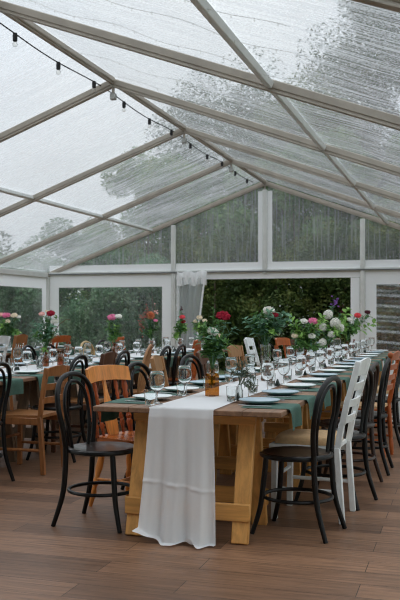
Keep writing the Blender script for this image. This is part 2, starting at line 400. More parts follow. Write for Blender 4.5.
# gable end
PX = [LX, -5.95, RX, -1.95, EX]
def zr(x): return ZR - abs(x - RX) * (ZR - ZE) / 5
struct(MB().beam((LX + .06, YG, ZE - .035), (EX - .06, YG, ZE - .035), .08, .07, ch=.006), 'gable_beam', 'alu_pale')
struct(MB().beam((LX + .06, YG - .05, ZE - .045), (EX - .06, YG - .05, ZE - .045), .018, .022, ch=.003), 'trim_1', 'keder', label='dark seam line along the gable beam')
for x in PX[1:4]:
    top = zr(x) - .13 if x != RX else ZR - .2
    bot = ZE - .1 if x == RX else 0
    struct(MB().box((0, 0, (top + bot) / 2), (.095, .07, top - bot), ch=.008).box((0, -.04, (top + bot) / 2), (.03, .012, top - bot), ch=.003), 'gable_column', 'alu_pale', (x, YG - .005, 0))
def gable_border():
    for i in range(4):
        x0, x1 = PX[i] + .05, PX[i + 1] - .05; m = MB()
        m.sheet(((x0 + x1) / 2, 0, ZE + .075), (x1 - x0, .006, .15))
        s0 = 1 if i < 2 else -1; xv = x1 if i < 2 else x0
        for xx in (x0, x1):
            if abs(xx - RX) < .1: m.sheet((xx + (.05 if xx == x0 else -.05), 0, (ZE + .15 + zr(xx) - .2) / 2), (.10, .0062, zr(xx) - ZE - .35))
        struct(m, 'wall_back', 'vinyl_white', (0, YG + .02, 0), label='white vinyl border of the far gable')
        pts = [(x0, ZE + .15), (x1, ZE + .15), (x1, zr(x1) - .05), (x0, max(ZE + .15, zr(x0) - .05))]
        V = [(a, 0, b) for a, b in pts]
        struct(MB().raw(V, [(0, 1, 2, 3)]), 'window_%d' % (i + 1), 'gable_skin', (0, YG + .03, 0), ang=0, label='clear plastic pane high in the far gable')
gable_border()
def lower_panel(x0, x1, idx, ripple, skin='window_skin'):
    m = MB(); L = x1 - x0; cx = (x0 + x1) / 2
    m.sheet((cx, 0, 2.0), (L, .006, .28)); m.sheet((cx, 0, .18), (L, .006, .36))
    for xx in (x0 + .11, x1 - .11): m.sheet((xx, 0, 1.11), (.22, .0062, 1.5))
    struct(m, 'wall_back', 'vinyl_white', (0, YG + .02, 0), label='white vinyl frame around a lower gable window')
    def fn(u, v):
        zz = .36 + v * 1.5
        return (x0 + .22 + u * (L - .44), ripple * (math.sin(zz * 26 + 1.5 * math.sin(u * 3) + u * 4) + .5 * math.sin(zz * 61 + u * 9)), zz)
    struct(MB().grid(fn, 30, 110), 'window_%d' % idx, skin, (0, YG + .02, 0), ang=0, label='clear plastic window low in the far gable')
lower_panel(PX[0] + .06, PX[1] - .05, 5, .001)
lower_panel(PX[3] + .05, PX[4] - .06, 6, .007, 'ripple_skin')
# doorway: valance and white side strips, open between
m = MB(); m.sheet((-3.95, 0, 2.07), (3.9, .006, .13)); m.sheet((-2.1, 0, 1.0), (.18, .0062, 2.0)); m.sheet((-5.86, 0, 1.0), (.07, .0062, 2.0))
struct(m, 'wall_back', 'vinyl_white', (0, YG + .02, 0), label='white vinyl surround of the open gable doorway')
m = MB(); m.sheet((-6.9, 0, 1.1), (4.0, .006, 2.2)); m.sheet((-.95, 0, 1.1), (3.9, .006, 2.2)); m.raw([(LX, 0, 2.2), (EX, 0, 2.2), (RX, 0, ZR)], [(0, 1, 2)])  # unseen end wall, added to keep light off camera-facing sides
struct(m, 'wall_light_block', 'light_block', (0, NODES[-1], 0), label='added end wall out of view that dims light from behind')
# gathered door flap
def flap(u, v):
    z = 2.04 - v * 2.036; wd = .62 - .24 * v ** .8
    return (-5.83 + u * wd, YG - .10 + .035 * math.sin(u * 22 + v * 1.5) * (1 - .3 * v) + .012 * math.sin(v * 9 + u * 5), z)
fl = thing('door_flap', 'sheer plastic door flap gathered aside at the open gable doorway', 'door flap', (0, 0, 0))
MB().grid(flap, 60, 40).obj('flap_film', 'drape_film', fl, ang=0, fix=False)
MB().tube([flap(1, k / 20) for k in range(21)], .02, 6).obj('flap_edge', 'vinyl_white', fl)
MB().grid(lambda u, v: (-5.84 + .66 * u, YG - .08 - .03 * min(1, v * 5) + .022 * math.sin(u * 34) * min(1, v * 5), 2.17 - .29 * v - .02 * math.sin(u * 13)), 60, 4).obj('flap_header', 'vinyl_white', fl, ang=0, fix=False)

# festoon lights beside the ridge
fs = thing('festoon_light_string', 'black festoon cable of bare bulbs strung along under the ridge', 'string lights')
SX = RX - .15; ys = [3.6 + .906 * k for k in range(15)]
def sz(y): return 3.93 - .04 * math.sin((y - 3.95) / 2.65 * math.pi) ** 2
MB().tube([(SX, y, sz(y) + .025) for y in [2 + .2 * k for k in range(75)]], .007, 5).obj('cable', 'cable', fs)
for y in ys:
    s_ = MB().lathe([(.005, .035), (.02, .03), (.024, .0), (.022, -.045), (.014, -.05)], 10, c=(SX, y, sz(y))).obj('bulb_socket', 'cable', fs)
    MB().lathe([(.012, -.05), (.022, -.066), (.024, -.080), (.018, -.096), (.001, -.102)], 10, c=(SX, y, sz(y))).obj('bulb', 'bulb_glass', s_)
# fine fairy wires that follow the roof slope
for k, (y, u0, u1) in enumerate([(8.55, .0, .9), (7.7, .0, .8), (6.0, .02, .7), (5.2, .05, .6), (4.6, .05, .6), (11.2, 0, .9), (13.9, 0, 1)]):
    P = []
    for i in range(41):
        u = u0 + (u1 - u0) * i / 40; x = RX + 5 * u; P.append((x, y + .25 * u + .03 * math.sin(u * 15), ZR - u * (ZR - ZE) - .06 - .015 * math.sin(u * 40)))
    t = thing('fairy_light_wire', 'thin fairy light wire under the roof slope, %s of seven towards the gable' % ORD[[6.0, 5.2, 4.6, 8.55, 7.7, 11.2, 13.9].index(y)], 'fairy lights', group='fairy light wires under the roof')
    t['label'] = 'thin fairy light wire under the roof slope, %s one from the near end' % ORD[sorted([8.55, 7.7, 6.0, 5.2, 4.6, 11.2, 13.9]).index(y)]
    MB().tube(P, .0014, 4).obj('wire', 'wire', t)
    mb = MB()
    for q in P[1::2]: mb.lathe([(.001, -.02), (.004, -.014), (.004, 0), (.001, .004)], 5, c=q)
    ob = mb.obj('tiny_bulbs', 'bulb_glass', t); ob['kind'] = 'stuff'

# ------------------------------------------------------------------ outside planting
def leaf_cloud(pts, size, rng, spread, flat=.35):
    """many small folded leaves around the given cluster points"""
    V = []; F = []
    for (c, rad, n) in pts:
        for _ in range(n):
            while True:
                q = Vector((rng.uniform(-1, 1), rng.uniform(-1, 1), rng.uniform(-1, 1)))
                if q.length < 1: break
            p = Vector(c) + q * rad; s = size * rng.uniform(.6, 1.3)
            a = Vector((rng.gauss(0, 1), rng.gauss(0, 1), rng.gauss(0, .7))).normalized(); b = a.cross(Vector((rng.gauss(0, 1), rng.gauss(0, 1), rng.gauss(0, 1)))).normalized()
            o = len(V); V += [p - a * s, p + b * s * .42, p + a * s, p - b * s * .42]; F.append((o, o + 1, o + 2, o + 3))
    return V, F
def tree(x, y, h, cr, label, seed, leaf, n=16000, size=.11, z0=.25, twigs=26, ys=1.0):
    rng = random.Random(seed); t = thing('tree', label, 'tree', (x, y, -.08), 0, 'trees beyond the marquee')
    m = MB(); top = Vector((rng.uniform(-.3, .3), rng.uniform(-.3, .3), h * .86))
    m.tube([(0, 0, 0), (.1, 0, h * .3), (top.x * .6, top.y * .6, h * .6), top], [h * .022, h * .017, h * .011, .02], 8, sm=4); m.obj('trunk', 'bark', t)
    pts = []; br = MB()
    for k in range(twigs):
        f = z0 + (1 - z0) * ((k + .5) / twigs) * .92; zz = h * f; az = k * 2.4 + rng.uniform(-.4, .4)
        prof = math.sin(math.pi * min(1, max(.12, (f - z0 * .6) / (1.05 - z0 * .6)))) ** .6
        ln = cr * prof * rng.uniform(.7, 1.05); e = Vector((math.cos(az) * ln, math.sin(az) * ln * ys, zz + rng.uniform(.0, .35) * ln)); b0 = Vector((0, 0, max(.3, zz - ln * .3)))
        mid = b0.lerp(e, .5) + Vector((rng.uniform(-.2, .2), rng.uniform(-.2, .2), .15 * ln))
        br.tube([b0, mid, e], [h * .006, h * .004, .012], 5, sm=4)
        for q in range(3):
            c = b0.lerp(e, rng.uniform(.45, 1.05)) + Vector((rng.gauss(0, .25), rng.gauss(0, .25), rng.gauss(0, .25))); pts.append((c, cr * rng.uniform(.22, .42), n // (twigs * 3)))
            e2 = c + Vector((rng.gauss(0, .5), rng.gauss(0, .5), rng.gauss(.1, .4))); br.tube([mid.lerp(e, .4), c, e2], [.022, .014, .006], 4)
    br.obj('branches', 'bark', t)['kind'] = 'stuff'
    V, F = leaf_cloud(pts, size, rng, 0); MB().raw(V, F).obj('crown', leaf, t, ang=0, fix=False)
tree(-16.5, 25, 3.6, 1.8, 'bushy dark tree behind the far corner by the side wall', 11, 'tree_leaf_dark', 15000)
tree(-10.6, 27, 3.8, 1.8, 'mid green tree behind the gable window beside the corner', 12, 'tree_leaf', 60000, .055)
tree(-7.4, 28, 9.2, 3.3, 'tall round tree rising behind the gable above the doorway flap', 13, 'tree_leaf_dark', 60000, .055)
tree(-4.2, 25.5, 8.0, 2.3, 'loose olive tree directly behind the centre post', 14, 'tree_leaf', 60000, .055)
tree(-1.6, 27, 12.5, 3.4, 'very tall dark tree looming over the roof slope', 15, 'tree_leaf_dark', 90000, .055)
tree(2.2, 25, 12.5, 3.4, 'very tall leafy tree beyond the far end window', 16, 'tree_leaf', 90000, .055)
tree(-19.5, 21, 4.2, 2.2, 'wide dark tree outside the side wall windows', 17, 'tree_leaf_dark', 15000)
tree(3.6, 17.5, 10.0, 2.3, 'leafy tree overhanging the roof eave outside', 18, 'tree_leaf_dark', 14000)
# hedge banked up behind the gable and the side wall
def hedge(P, hgt, dep, label, leaf, seed, n, size):
    rng = random.Random(seed); t = thing('hedge', label, 'hedge'); pts = []; br = MB(); L = (Vector(P[1]) - Vector(P[0])).length; N = int(L / .55)
    dirn = (Vector(P[1]) - Vector(P[0])).normalized(); nrm = Vector((-dirn.y, dirn.x, 0))
    for i in range(N):
        for j in range(6):
            c = Vector(P[0]) + dirn * (i + rng.random()) * L / N + nrm * rng.uniform(-dep, dep) * .5; z = (j + rng.random()) / 6 * hgt * (1 + .12 * math.sin(i * .9) + rng.uniform(-.1, .1)); c.z = z
            pts.append((c, rng.uniform(.4, .7), n // (N * 6)))
            if j % 2 == 0:
                e = c + Vector((rng.gauss(0, .5), rng.gauss(0, .3), rng.uniform(.2, .9))); br.tube([c - Vector((0, 0, z * .6)), c, e], [.022, .016, .005], 4, sm=2)
    br.obj('stems', 'bark', t)['kind'] = 'stuff'
    V, F = leaf_cloud(pts, size, rng, 0); MB().raw(V, F).obj('foliage', leaf, t, ang=0, fix=False)
hedge(((-15.5, 20.4, 0), (-7.3, 20.4, 0)), 2.9, 1.8, 'green hedge outside the low gable window beside the corner post', 'hedge_leaf_bright', 35, 90000, .055)
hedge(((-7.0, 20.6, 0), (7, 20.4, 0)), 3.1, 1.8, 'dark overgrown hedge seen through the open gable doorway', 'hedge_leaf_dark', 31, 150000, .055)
hedge(((-9.8, 22.6, 0), (7, 22.4, 0)), 5.4, 1.8, 'tall olive hedge rising behind the dark one', 'hedge_leaf', 32, 180000, .07)
hedge(((-16, 23.8, 0), (-8.5, 23.6, 0)), 2.9, 2.2, 'taller green hedge farther out beyond the gable corner', 'hedge_leaf', 34, 50000, .06)
hedge(((-12.2, 8, 0), (-12.4, 20, 0)), 2.3, 1.6, 'green hedge outside the side wall windows', 'hedge_leaf_bright', 33, 110000, .06)

# ------------------------------------------------------------------ tables
TX = {'front': -1.48, 'second': -4.0, 'back': -6.5}
HALF = .55; TOP = .73; NEAR = 4.45; TL = 2.03
def trestle_table(loc, label, group=None, L=2.026, fr='trestle', rail='trestle_rail', top='plank_top'):
    """plank top on two hinged A-frame trestles; origin at the near end, length along +y"""
    t = thing('trestle_table', label, 'table', loc, 0, group)
    m = MB(); n = 5; wd = 2 * HALF / n
    for k in range(n): m.box((-HALF + wd * (k + .5), L / 2, TOP - .015), (wd - .004, L - .006, .030), ch=.004)
    m.obj('tabletop', top, t)
    for yc in (.27, L - .27):
        for s in (-1, 1):
            for sx in (-1, 1):
                MB().beam((sx * .31, yc + s * .235, 0.002), (sx * .31, yc + s * .05, TOP - .04), .095, .04, up=(0, 1, 0), ch=.005).obj('leg', fr, t)
            f = lambda z: yc + s * (.235 - .185 * z / (TOP - .04))
            MB().box((0, f(.17) + s * .034, .17), (.73, .028, .095), ch=.004).obj('lower_rail', rail, t)
            MB().box((0, f(.675) + s * .034, .675), (.73, .028, .085), ch=.004).obj('upper_rail', rail, t)
    return t
tt = trestle_table((TX['front'], NEAR, 0), 'wooden trestle table at the near end of the front row, runner falling to the floor')
t2 = None
for row, nm in (('front', 'front'), ('second', 'second'), ('back', 'back')):
    for i, pl in enumerate(('at the near end', 'second from the near end', 'third from the near end', 'at the gable end')):
        if (row, i) == ('front', 0) or (row == 'back' and i < 2): continue
        lab = 'wooden trestle table %s of the %s row' % (pl, nm)
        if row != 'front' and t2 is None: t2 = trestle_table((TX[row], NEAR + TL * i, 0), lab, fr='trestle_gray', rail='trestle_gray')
        else: dup(tt if row == 'front' else t2, (TX[row], NEAR + TL * i, 0), 0, lab)

def runner(xc, y0, y1, wd, label, drop):
    rng = random.Random(int(-xc * 10)); t = MB(); nu, nv = 48, 220
    Ltop = y1 - y0; Ld = TOP + .07 if drop else .25; tot = Ltop + Ld
    def fn(u, v):
        s = v / .55 * (Ltop + .012) if v <= .55 else Ltop + (v - .55) / .45 * Ld; x = (u - .5) * wd
        if v <= .55:
            y = y1 - s; edge = (2 * u - 1) ** 2
            z = TOP + .006 + .0025 * noise.noise(Vector((x * 6, y * 3, 1))) ** 2
            return (xc + x * (1 + .05 * noise.noise(Vector((y * 1.3, 3, 0)))) + .02 * noise.noise(Vector((y * .9, 7, u))), y, z)
        d = max(.0, s - Ltop); k = min(1, d / .7); fold = .030 * k * math.sin(u * 17 + .9 * math.sin(d * 3)) + .010 * k * math.sin(u * 37 + 2)
        x2 = xc + x * (.96 + .17 * k) - .008 * k; z = TOP + .006 - d
        yy = y0 - .013 - .012 * min(1, d / .05) - .006 * math.exp(-((d - .40 - .05 * u) / .008) ** 2) * drop - fold - .05 * k * k
        zmin = .010 + .075 * max(0, .3 - u) / .3
        if z < zmin:
            over = zmin - z; yy -= over * .55; z = zmin + .004 * math.sin(u * 14) * min(1, over * 18) + (.04 * math.exp(-((u - .70) / .08) ** 2)) * min(1, over * 14)
            z = max(z, .006)
        return (x2, yy, z)
    t.grid(fn, nu, nv); o = t.obj('table_runner', 'runner_cloth', None, ang=0, fix=False)
    return tag(o, label, 'table runner')
runner(TX['front'] - .01, NEAR, 12.5, .385, 'sheer white runner along the front table, falling over its end to the floor', True)
runner(TX['second'], NEAR, 12.5, .50, 'white runner lying along the second table', False)
runner(TX['back'], 9.8, 12.5, .55, 'white runner lying along the back table by the side wall', False)

# ------------------------------------------------------------------ chairs (each faces +x, origin on the floor under the seat)
def bentwood(label, loc, rz, mat='black_wood', seat='dark_seat', arms=False):
    t = thing('bentwood_chair', label, 'chair', loc, rz)
    st = MB().lathe([(.001, .452), (.14, .450), (.172, .456), (.196, .462), (.205, .452), (.205, .438), (.19, .430), (.001, .430)], 32, cap=False).obj('seat', seat, t)
    MB().lathe([(.200, .434), (.211, .437), (.213, .448), (.209, .457), (.203, .459)], 32, cap=False).obj('seat_ring', mat, st)
    for s in (-1, 1):
        MB().tube([(.135, s * .13, .435), (.148, s * .137, .30), (.165, s * .148, .15), (.205, s * .172, .001)], [.0165, .0165, .0155, .013], 10, sm=5).obj('leg', mat, t)
        MB().tube([(-.160, s * .160, .47), (-.164, s * .160, .33), (-.182, s * .163, .18), (-.235, s * .18, .001)], [.017, .017, .016, .0135], 10, sm=5).obj('leg', mat, t)
    H = [(-.160, -.160, .46), (-.164, -.186, .58), (-.182, -.205, .70), (-.198, -.190, .80), (-.214, -.120, .868), (-.220, 0, .892)]
    H += [(x, -y, z) for x, y, z in H[-2::-1]]
    MB().tube(H, .0155, 10, sm=5).obj('back_hoop', mat, t)
    I = [(-.155, -.095, .45), (-.162, -.120, .58), (-.180, -.135, .68), (-.194, -.112, .785), (-.206, -.055, .838), (-.209, 0, .848)]
    I += [(x, -y, z) for x, y, z in I[-2::-1]]
    MB().tube(I, .011, 8, sm=5).obj('inner_hoop', mat, t)
    MB().tube([(.198 * math.cos(a * math.pi / 16) - .008, .190 * math.sin(a * math.pi / 16), .205) for a in range(32)], .011, 8, closed=True).obj('ring_stretcher', mat, t)
    return t
def ladder(label, loc, rz, mat, seatm, h=.92, slats=3, slat_h=.07, crest_h=.09, finial=False, pad=None, w=.40, name='ladderback_chair', rake=.085, sq=.036, z1=.62):
    t = thing(name, label, 'chair', loc, rz); hw = w / 2 - .02; b = -.19
    def px(z): return b - rake * max(0, (z - .44) / (h - .44)) ** 1.2 if z > .44 else b - .03 * (1 - z / .44)
    for s in (-1, 1):
        m = MB()
        if finial:
            m.turned((px(0), s * hw, .001), (px(.44), s * hw, .44), [(0, .014), (.1, .018), (.3, .021), (.34, .015), (.38, .021), (1, .021)], 10)
            m.turned((px(.44), s * hw, .44), (px(h - .06), s * hw, h - .06), [(0, .021), (.06, .016), (.1, .021), (.5, .019), (.92, .016), (.96, .021), (1, .012)], 10)
            m.lathe([(.010, 0), (.009, .012), (.020, .022), (.026, .04), (.020, .058), (.004, .066)], 12, c=(px(h - .06), s * hw, h - .064))
        else:
            m.beam((px(0), s * hw, .001), (px(.44), s * hw, .455), sq, sq, up=(0, 1, 0)); Z = [.44, .6, .76, h]
            for a_, b_ in zip(Z, Z[1:]): m.beam((px(a_), s * hw, a_ - .006), (px(b_), s * hw, b_ + (.004 if b_ < h else 0)), sq, sq * .85, up=(0, 1, 0))
        m.obj('back_post', mat, t)
        m = MB()
        if finial: m.turned((.19, s * (hw + .025), .001), (.185, s * (hw + .02), .45), [(0, .012), (.08, .017), (.3, .022), (.34, .015), (.4, .021), (.9, .022), (.93, .016), (1, .022)], 10)
        else: m.beam((.195, s * (hw + .012), .001), (.19, s * (hw + .012), .44), sq, sq, up=(0, 1, 0))
        m.obj('leg', mat, t)
        for z in ((.17, .30) if finial else (.19,)): MB().tube([(px(z), s * hw, z), (.19, s * (hw + .015), z)], .012, 8).obj('side_stretcher', mat, t)
        MB().box((0, s * (hw + .004), .415), (.36, .022, .055)).obj('seat_rail', mat, t)
    MB().tube([(.192, -hw, .26), (.192, hw, .26)], .012, 8).obj('front_stretcher', mat, t); MB().box((.19, 0, .415), (.022, 2 * hw, .055)).obj('seat_rail', mat, t)
    # seat
    S = [(-.185, -hw + .016), (.222, -hw - .035), (.222, hw + .035), (-.185, hw - .016)]
    st = MB().prism(S, .438, .462).obj('seat', seatm, t)
    if pad:
        def pd(u, v):
            a = u * 2 * math.pi; rr = math.sin(v * math.pi / 2) ** .5 if v < 1 else 1
            cx, sx_ = math.cos(a), math.sin(a); k = 1 / max(abs(cx), abs(sx_)) ** .75
            return (.018 + .20 * cx * k * rr * .98, .19 * sx_ * k * rr * .98, .463 + .052 * (1 - v ** 5))
        MB().grid(pd, 32, 12).obj('seat_pad', pad, t, ang=0, fix=False)
    for k in range(slats):
        top = k == slats - 1; hh = crest_h if top else slat_h; zc = z1 + (h - .015 - crest_h / 2 - z1) * k / (slats - 1) if slats > 1 else h - crest_h / 2
        if top and not finial: zc = h - crest_h / 2 - .004
        m = MB(); N = 8
        def P(i, zz, off):
            y = -hw + 2 * hw * i / N; return (px(zz) - .022 * (1 - (2 * i / N - 1) ** 2) + off, y, zz + (.018 * (1 - (2 * i / N - 1) ** 2) if top and zz > zc else 0))
        V = []
        for i in range(N + 1): V += [P(i, zc - hh / 2, -.008), P(i, zc + hh / 2, -.008), P(i, zc + hh / 2, .008), P(i, zc - hh / 2, .008)]
        F = [(0, 1, 2, 3), (4 * N + 3, 4 * N + 2, 4 * N + 1, 4 * N)]
        for i in range(N):
            for q in range(4): F.append((4 * i + q, 4 * i + 4 + q, 4 * i + 4 + (q + 1) % 4, 4 * i + (q + 1) % 4))
        m.raw(V, F).obj('crest_rail' if top else 'back_slat', mat, t, ang=45)
    return t
def curved_rail(cx, zc, hw, hh, th, bow, wing=0, rake=0):
    V = []; N = 12; m = MB()
    for i in range(N + 1):
        a = 2 * i / N - 1; y = hw * a; x = cx + bow * a * a
        zt = zc + hh / 2 - wing * a ** 4; zb = zc - hh / 2 + .012 * (1 - a * a)
        V += [(x - th / 2 + rake * .5, y, zb), (x - th / 2 - rake * .5, y, zt), (x + th / 2 - rake * .5, y, zt), (x + th / 2 + rake * .5, y, zb)]
    F = [(0, 1, 2, 3), (4 * N + 3, 4 * N + 2, 4 * N + 1, 4 * N)]
    for i in range(N):
        for q in range(4): F.append((4 * i + q, 4 * i + 4 + q, 4 * i + 4 + (q + 1) % 4, 4 * i + (q + 1) % 4))
    return m.raw(V, F)
BAL = [(0, .009), (.12, .011), (.2, .018), (.26, .010), (.3, .016), (.36, .010), (.5, .017), (.66, .010), (.72, .016), (.78, .010), (.86, .016), (1, .009)]
def saddle(hx, hy, z, th):
    def f(u, v, s):
        a = 2 * u - 1; b = 2 * v - 1; k = 1 - .10 * (1 - a) * .5
        rx = (1 - abs(b) ** 6 * .10); return (hx * a * rx, hy * b * k * (1 - abs(a) ** 6 * .12), z - (.012 * (1 - a * a) * (1 - b * b) if s else th))
    m = MB(); n = 12
    V = [f(i / n, j / n, 1) for j in range(n + 1) for i in range(n + 1)] + [f(i / n, j / n, 0) for j in range(n + 1) for i in range(n + 1)]
    w_ = n + 1; o = w_ * w_; F = []
    for j in range(n):
        for i in range(n):
            q = (j * w_ + i, j * w_ + i + 1, (j + 1) * w_ + i + 1, (j + 1) * w_ + i); F += [q, tuple(o + x for x in q[::-1])]
    rim = [i for i in range(w_)] + [j * w_ + n for j in range(1, w_)] + [n * w_ + i for i in range(n - 1, -1, -1)] + [j * w_ for j in range(n - 1, 0, -1)]
    for a_, b_ in zip(rim, rim[1:] + rim[:1]): F.append((a_, o + a_, o + b_, b_))
    return m.raw(V, F)
LEGP = [(0, .012), (.1, .016), (.22, .020), (.3, .013), (.34, .021), (.4, .022), (.44, .014), (.6, .024), (.8, .019), (.86, .024), (.9, .016), (1, .018)]
def turned_base(t, mat, seatm, hx=.20, hy=.205):
    saddle(hx, hy, .455, .034).obj('seat', seatm, t)
    F = []
    for sx in (-1, 1):
        for s in (-1, 1):
            p0 = (sx * .20 - .01, s * .195, .001); p1 = (sx * .135, s * .135, .425); MB().turned(p0, p1, LEGP, 12).obj('leg', mat, t)
    for s in (-1, 1): MB().turned((-.175, s * .172, .18), (.165, s * .172, .18), [(0, .009), (.3, .011), (.5, .017), (.7, .011), (1, .009)], 10).obj('side_stretcher', mat, t)
    MB().turned((0, -.165, .18), (0, .165, .18), [(0, .009), (.3, .011), (.5, .017), (.7, .011), (1, .009)], 10).obj('cross_stretcher', mat, t)
def farmhouse(label, loc, rz, mat='pine', seatm='pine_seat', h=.91, splat=True):
    t = thing('farmhouse_chair', label, 'chair', loc, rz); turned_base(t, mat, seatm)
    curved_rail(-.262, h - .055, .215, .11, .024, .045, .018, .02).obj('crest_rail', mat, t)
    sp = 'pine_red' if mat == 'pine' else mat
    for s in (-1, 1):
        MB().turned((-.165, s * .178, .448), (-.242, s * .190, h - .095), [(0, .014), (.10, .017), (.2, .024), (.25, .015), (.3, .022), (.36, .014), (.5, .023), (.64, .014), (.7, .022), (.76, .015), (.85, .022), (1, .014)], 12).obj('back_stile', sp, t)
        MB().turned((-.170, s * .105, .448), (-.254, s * .112, h - .095), BAL, 10).obj('spindle', sp, t)
    if splat:
        V = []; N = 12
        for i in range(N + 1):
            f = i / N; z = .447 + (h - .10 - .447) * f; x = -.172 - .088 * f; wv = .040 + .018 * math.sin(f * math.pi * 1.6 + .3) - .012 * f
            V += [(x - .008, -wv, z), (x + .008, -wv, z), (x + .008, wv, z), (x - .008, wv, z)]
        F = [(0, 1, 2, 3), (4 * N + 3, 4 * N + 2, 4 * N + 1, 4 * N)]
        for i in range(N):
            for q in range(4): F.append((4 * i + q, 4 * i + 4 + q, 4 * i + 4 + (q + 1) % 4, 4 * i + (q + 1) % 4))
        MB().raw(V, F).obj('splat', mat, t, ang=50)
    return t
def windsor(label, loc, rz, mat='light_wood', seatm='oak_seat', h=.93):
    t = thing('windsor_chair', label, 'chair', loc, rz); turned_base(t, mat, seatm)
    H = [(-.165, -.175, .445), (-.185, -.20, .60), (-.215, -.195, .73), (-.245, -.14, h - .07), (-.262, -.06, h - .015), (-.266, 0, h)]
    H += [(x, -y, z) for x, y, z in H[-2::-1]]
    MB().tube(H, .014, 10, sm=5).obj('bow', mat, t)
    for k in range(-3, 4):
        y = k * .045; top = h - .012 - (abs(y) / .2) ** 2.2 * .25
        MB().turned((-.168, y, .448), (-.168 - .098 * (top - .445) / (h - .445), y * 1.22, top), [(0, .007), (.3, .010), (.6, .008), (1, .006)], 8).obj('spindle', mat, t)
    return t
def oldschool(label, loc, rz, mat='brown_wood', seatm='oak_seat', h=.90, crest=.12):
    """plain school chair: wide curved crest on square posts with three uprights"""
    t = ladder(label, loc, rz, mat, seatm, h=h, slats=2, slat_h=.045, crest_h=crest, name='school_chair', z1=.60)
    for k in (-1, 0, 1): MB().beam((-.225, k * .075, .615), (-.255, k * .075, h - crest + .005), .03, .010, up=(1, 0, 0), ch=.002).obj('back_slat', mat, t)
    return t
PROTO = {}
def chair(kind, row, side, y, label, drz=0, dx=0):
    """side +1: along the +x edge of the table, facing -x"""
    x = TX[row] + side * (HALF + dx); rz = (math.pi if side > 0 else 0) + R(drz); loc = (x, y, 0)
    if kind in PROTO:
        return dup(PROTO[kind], loc, rz, label)
    f = dict(black=lambda: bentwood(label, loc, rz), brownbent=lambda: bentwood(label, loc, rz, 'brown_bent', 'dark_seat'), blonde=lambda: bentwood(label, loc, rz, 'blonde', 'blonde'),
             white=lambda: ladder(label, loc, rz, 'white_paint', 'white_paint', h=.975, slats=4, slat_h=.045, crest_h=.085, pad='tan_pad', rake=.13),
             oak=lambda: ladder(label, loc, rz, 'oak', 'oak_seat', h=.835, slats=3, slat_h=.05, crest_h=.062, rake=.06, name='slat_back_chair', z1=.58),
             finial=lambda: ladder(label, loc, rz, 'orange_wood', 'tan_pad', h=.93, slats=4, slat_h=.045, crest_h=.055, finial=True, name='turned_post_chair', rake=.10),
             pine=lambda: farmhouse(label, loc, rz), orange=lambda: farmhouse(label, loc, rz, 'orange_wood', 'orange_wood', .95, False),
             windsor=lambda: windsor(label, loc, rz), school=lambda: oldschool(label, loc, rz), lightschool=lambda: oldschool(label, loc, rz, 'light_wood', 'oak_seat', .915, .11),
             slatbrown=lambda: oldschool(label, loc, rz, 'oak', 'oak_seat', .98, .10))
    PROTO[kind] = f[kind](); return PROTO[kind]
OUT = ', outer side of front table'; AIS = ', aisle side of front table'; S2 = ', aisle side of second table'; B2 = ', wall side of second table'; A3 = ', inner side of back table'
chair('black', 'front', 1, 4.86, 'black bentwood chair at the near end' + OUT, -9, 0)
chair('white', 'front', 1, 5.29, 'white ladderback chair with tan seat pad, second from near end' + OUT, -3, .02)
chair('black', 'front', 1, 5.715, 'black bentwood chair just behind the first white ladderback' + OUT, -13, .09)
chair('brownbent', 'front', 1, 6.32, 'dark brown bentwood chair, fourth from near end' + OUT, -4, .09)
chair('black', 'front', 1, 6.93, 'black bentwood chair just before the orange finial chair' + OUT, 0, .13)
chair('finial', 'front', 1, 7.62, 'orange turned chair with ball finials' + OUT, -6, .07)
chair('black', 'front', 1, 8.25, 'black bentwood chair just past the orange finial chair' + OUT, 0, .14)
chair('white', 'front', 1, 8.85, 'white ladderback chair with tan pad, eighth from near end' + OUT, 0, .12)
chair('black', 'front', 1, 9.5, 'black bentwood chair, ninth from near end' + OUT, 0, .08)
chair('black', 'front', -1, 4.70, 'black bentwood chair at the near end' + AIS, -5, .045)
chair('pine', 'front', -1, 5.22, 'orange pine farmhouse chair with turned spindles' + AIS, -16, .05)
chair('black', 'front', -1, 5.80, 'black bentwood chair just behind the pine farmhouse chair' + AIS, -6, .06)
chair('lightschool', 'front', -1, 6.40, 'light wood chair with curved crest, fourth from near end' + AIS, 9, .04)
chair('black', 'front', -1, 7.05, 'black bentwood chair just behind the light wood chair' + AIS, -8, .06)
chair('school', 'front', -1, 7.72, 'dark brown wooden chair with straight crest' + AIS, 0, .07)
chair('lightschool', 'front', -1, 8.78, 'light wood chair half hidden by greenery' + AIS, -6, .05)
chair('white', 'front', -1, 9.65, 'white ladderback chair standing tall over the glasses' + AIS, 2, .06)
chair('black', 'front', -1, 10.15, 'black bentwood chair just behind the white ladderback' + AIS, -6, .05)
chair('orange', 'front', -1, 11.0, 'orange wooden chair with broad crest near the doorway' + AIS, -12, .05)
chair('school', 'front', -1, 11.85, 'brown wooden chair at the gable end' + AIS, 0, .05)
chair('black', 'second', 1, 5.50, 'black bentwood chair, first from near end' + S2, 2, -.02)
chair('oak', 'second', 1, 6.15, 'plain oak chair with three flat slats' + S2, 0, .09)
chair('black', 'second', 1, 6.72, 'black bentwood chair just behind the plain oak chair' + S2, 4, .05)
chair('school', 'second', 1, 7.20, 'dark brown chair with straight crest' + S2, 6, .05)
chair('black', 'second', 1, 7.72, 'black bentwood chair just before the windsor' + S2, 4, .05)
chair('windsor', 'second', 1, 8.28, 'light brown bow-back windsor chair' + S2, 12, .05)
chair('black', 'second', 1, 8.97, 'black bentwood chair just behind the windsor' + S2, 4, .05)
chair('black', 'second', 1, 9.5, 'black bentwood chair just before the tall orange chair' + S2, 2, .05)
chair('orange', 'second', 1, 10.0, 'tall orange chair with a broad crest' + S2, 10, .06)
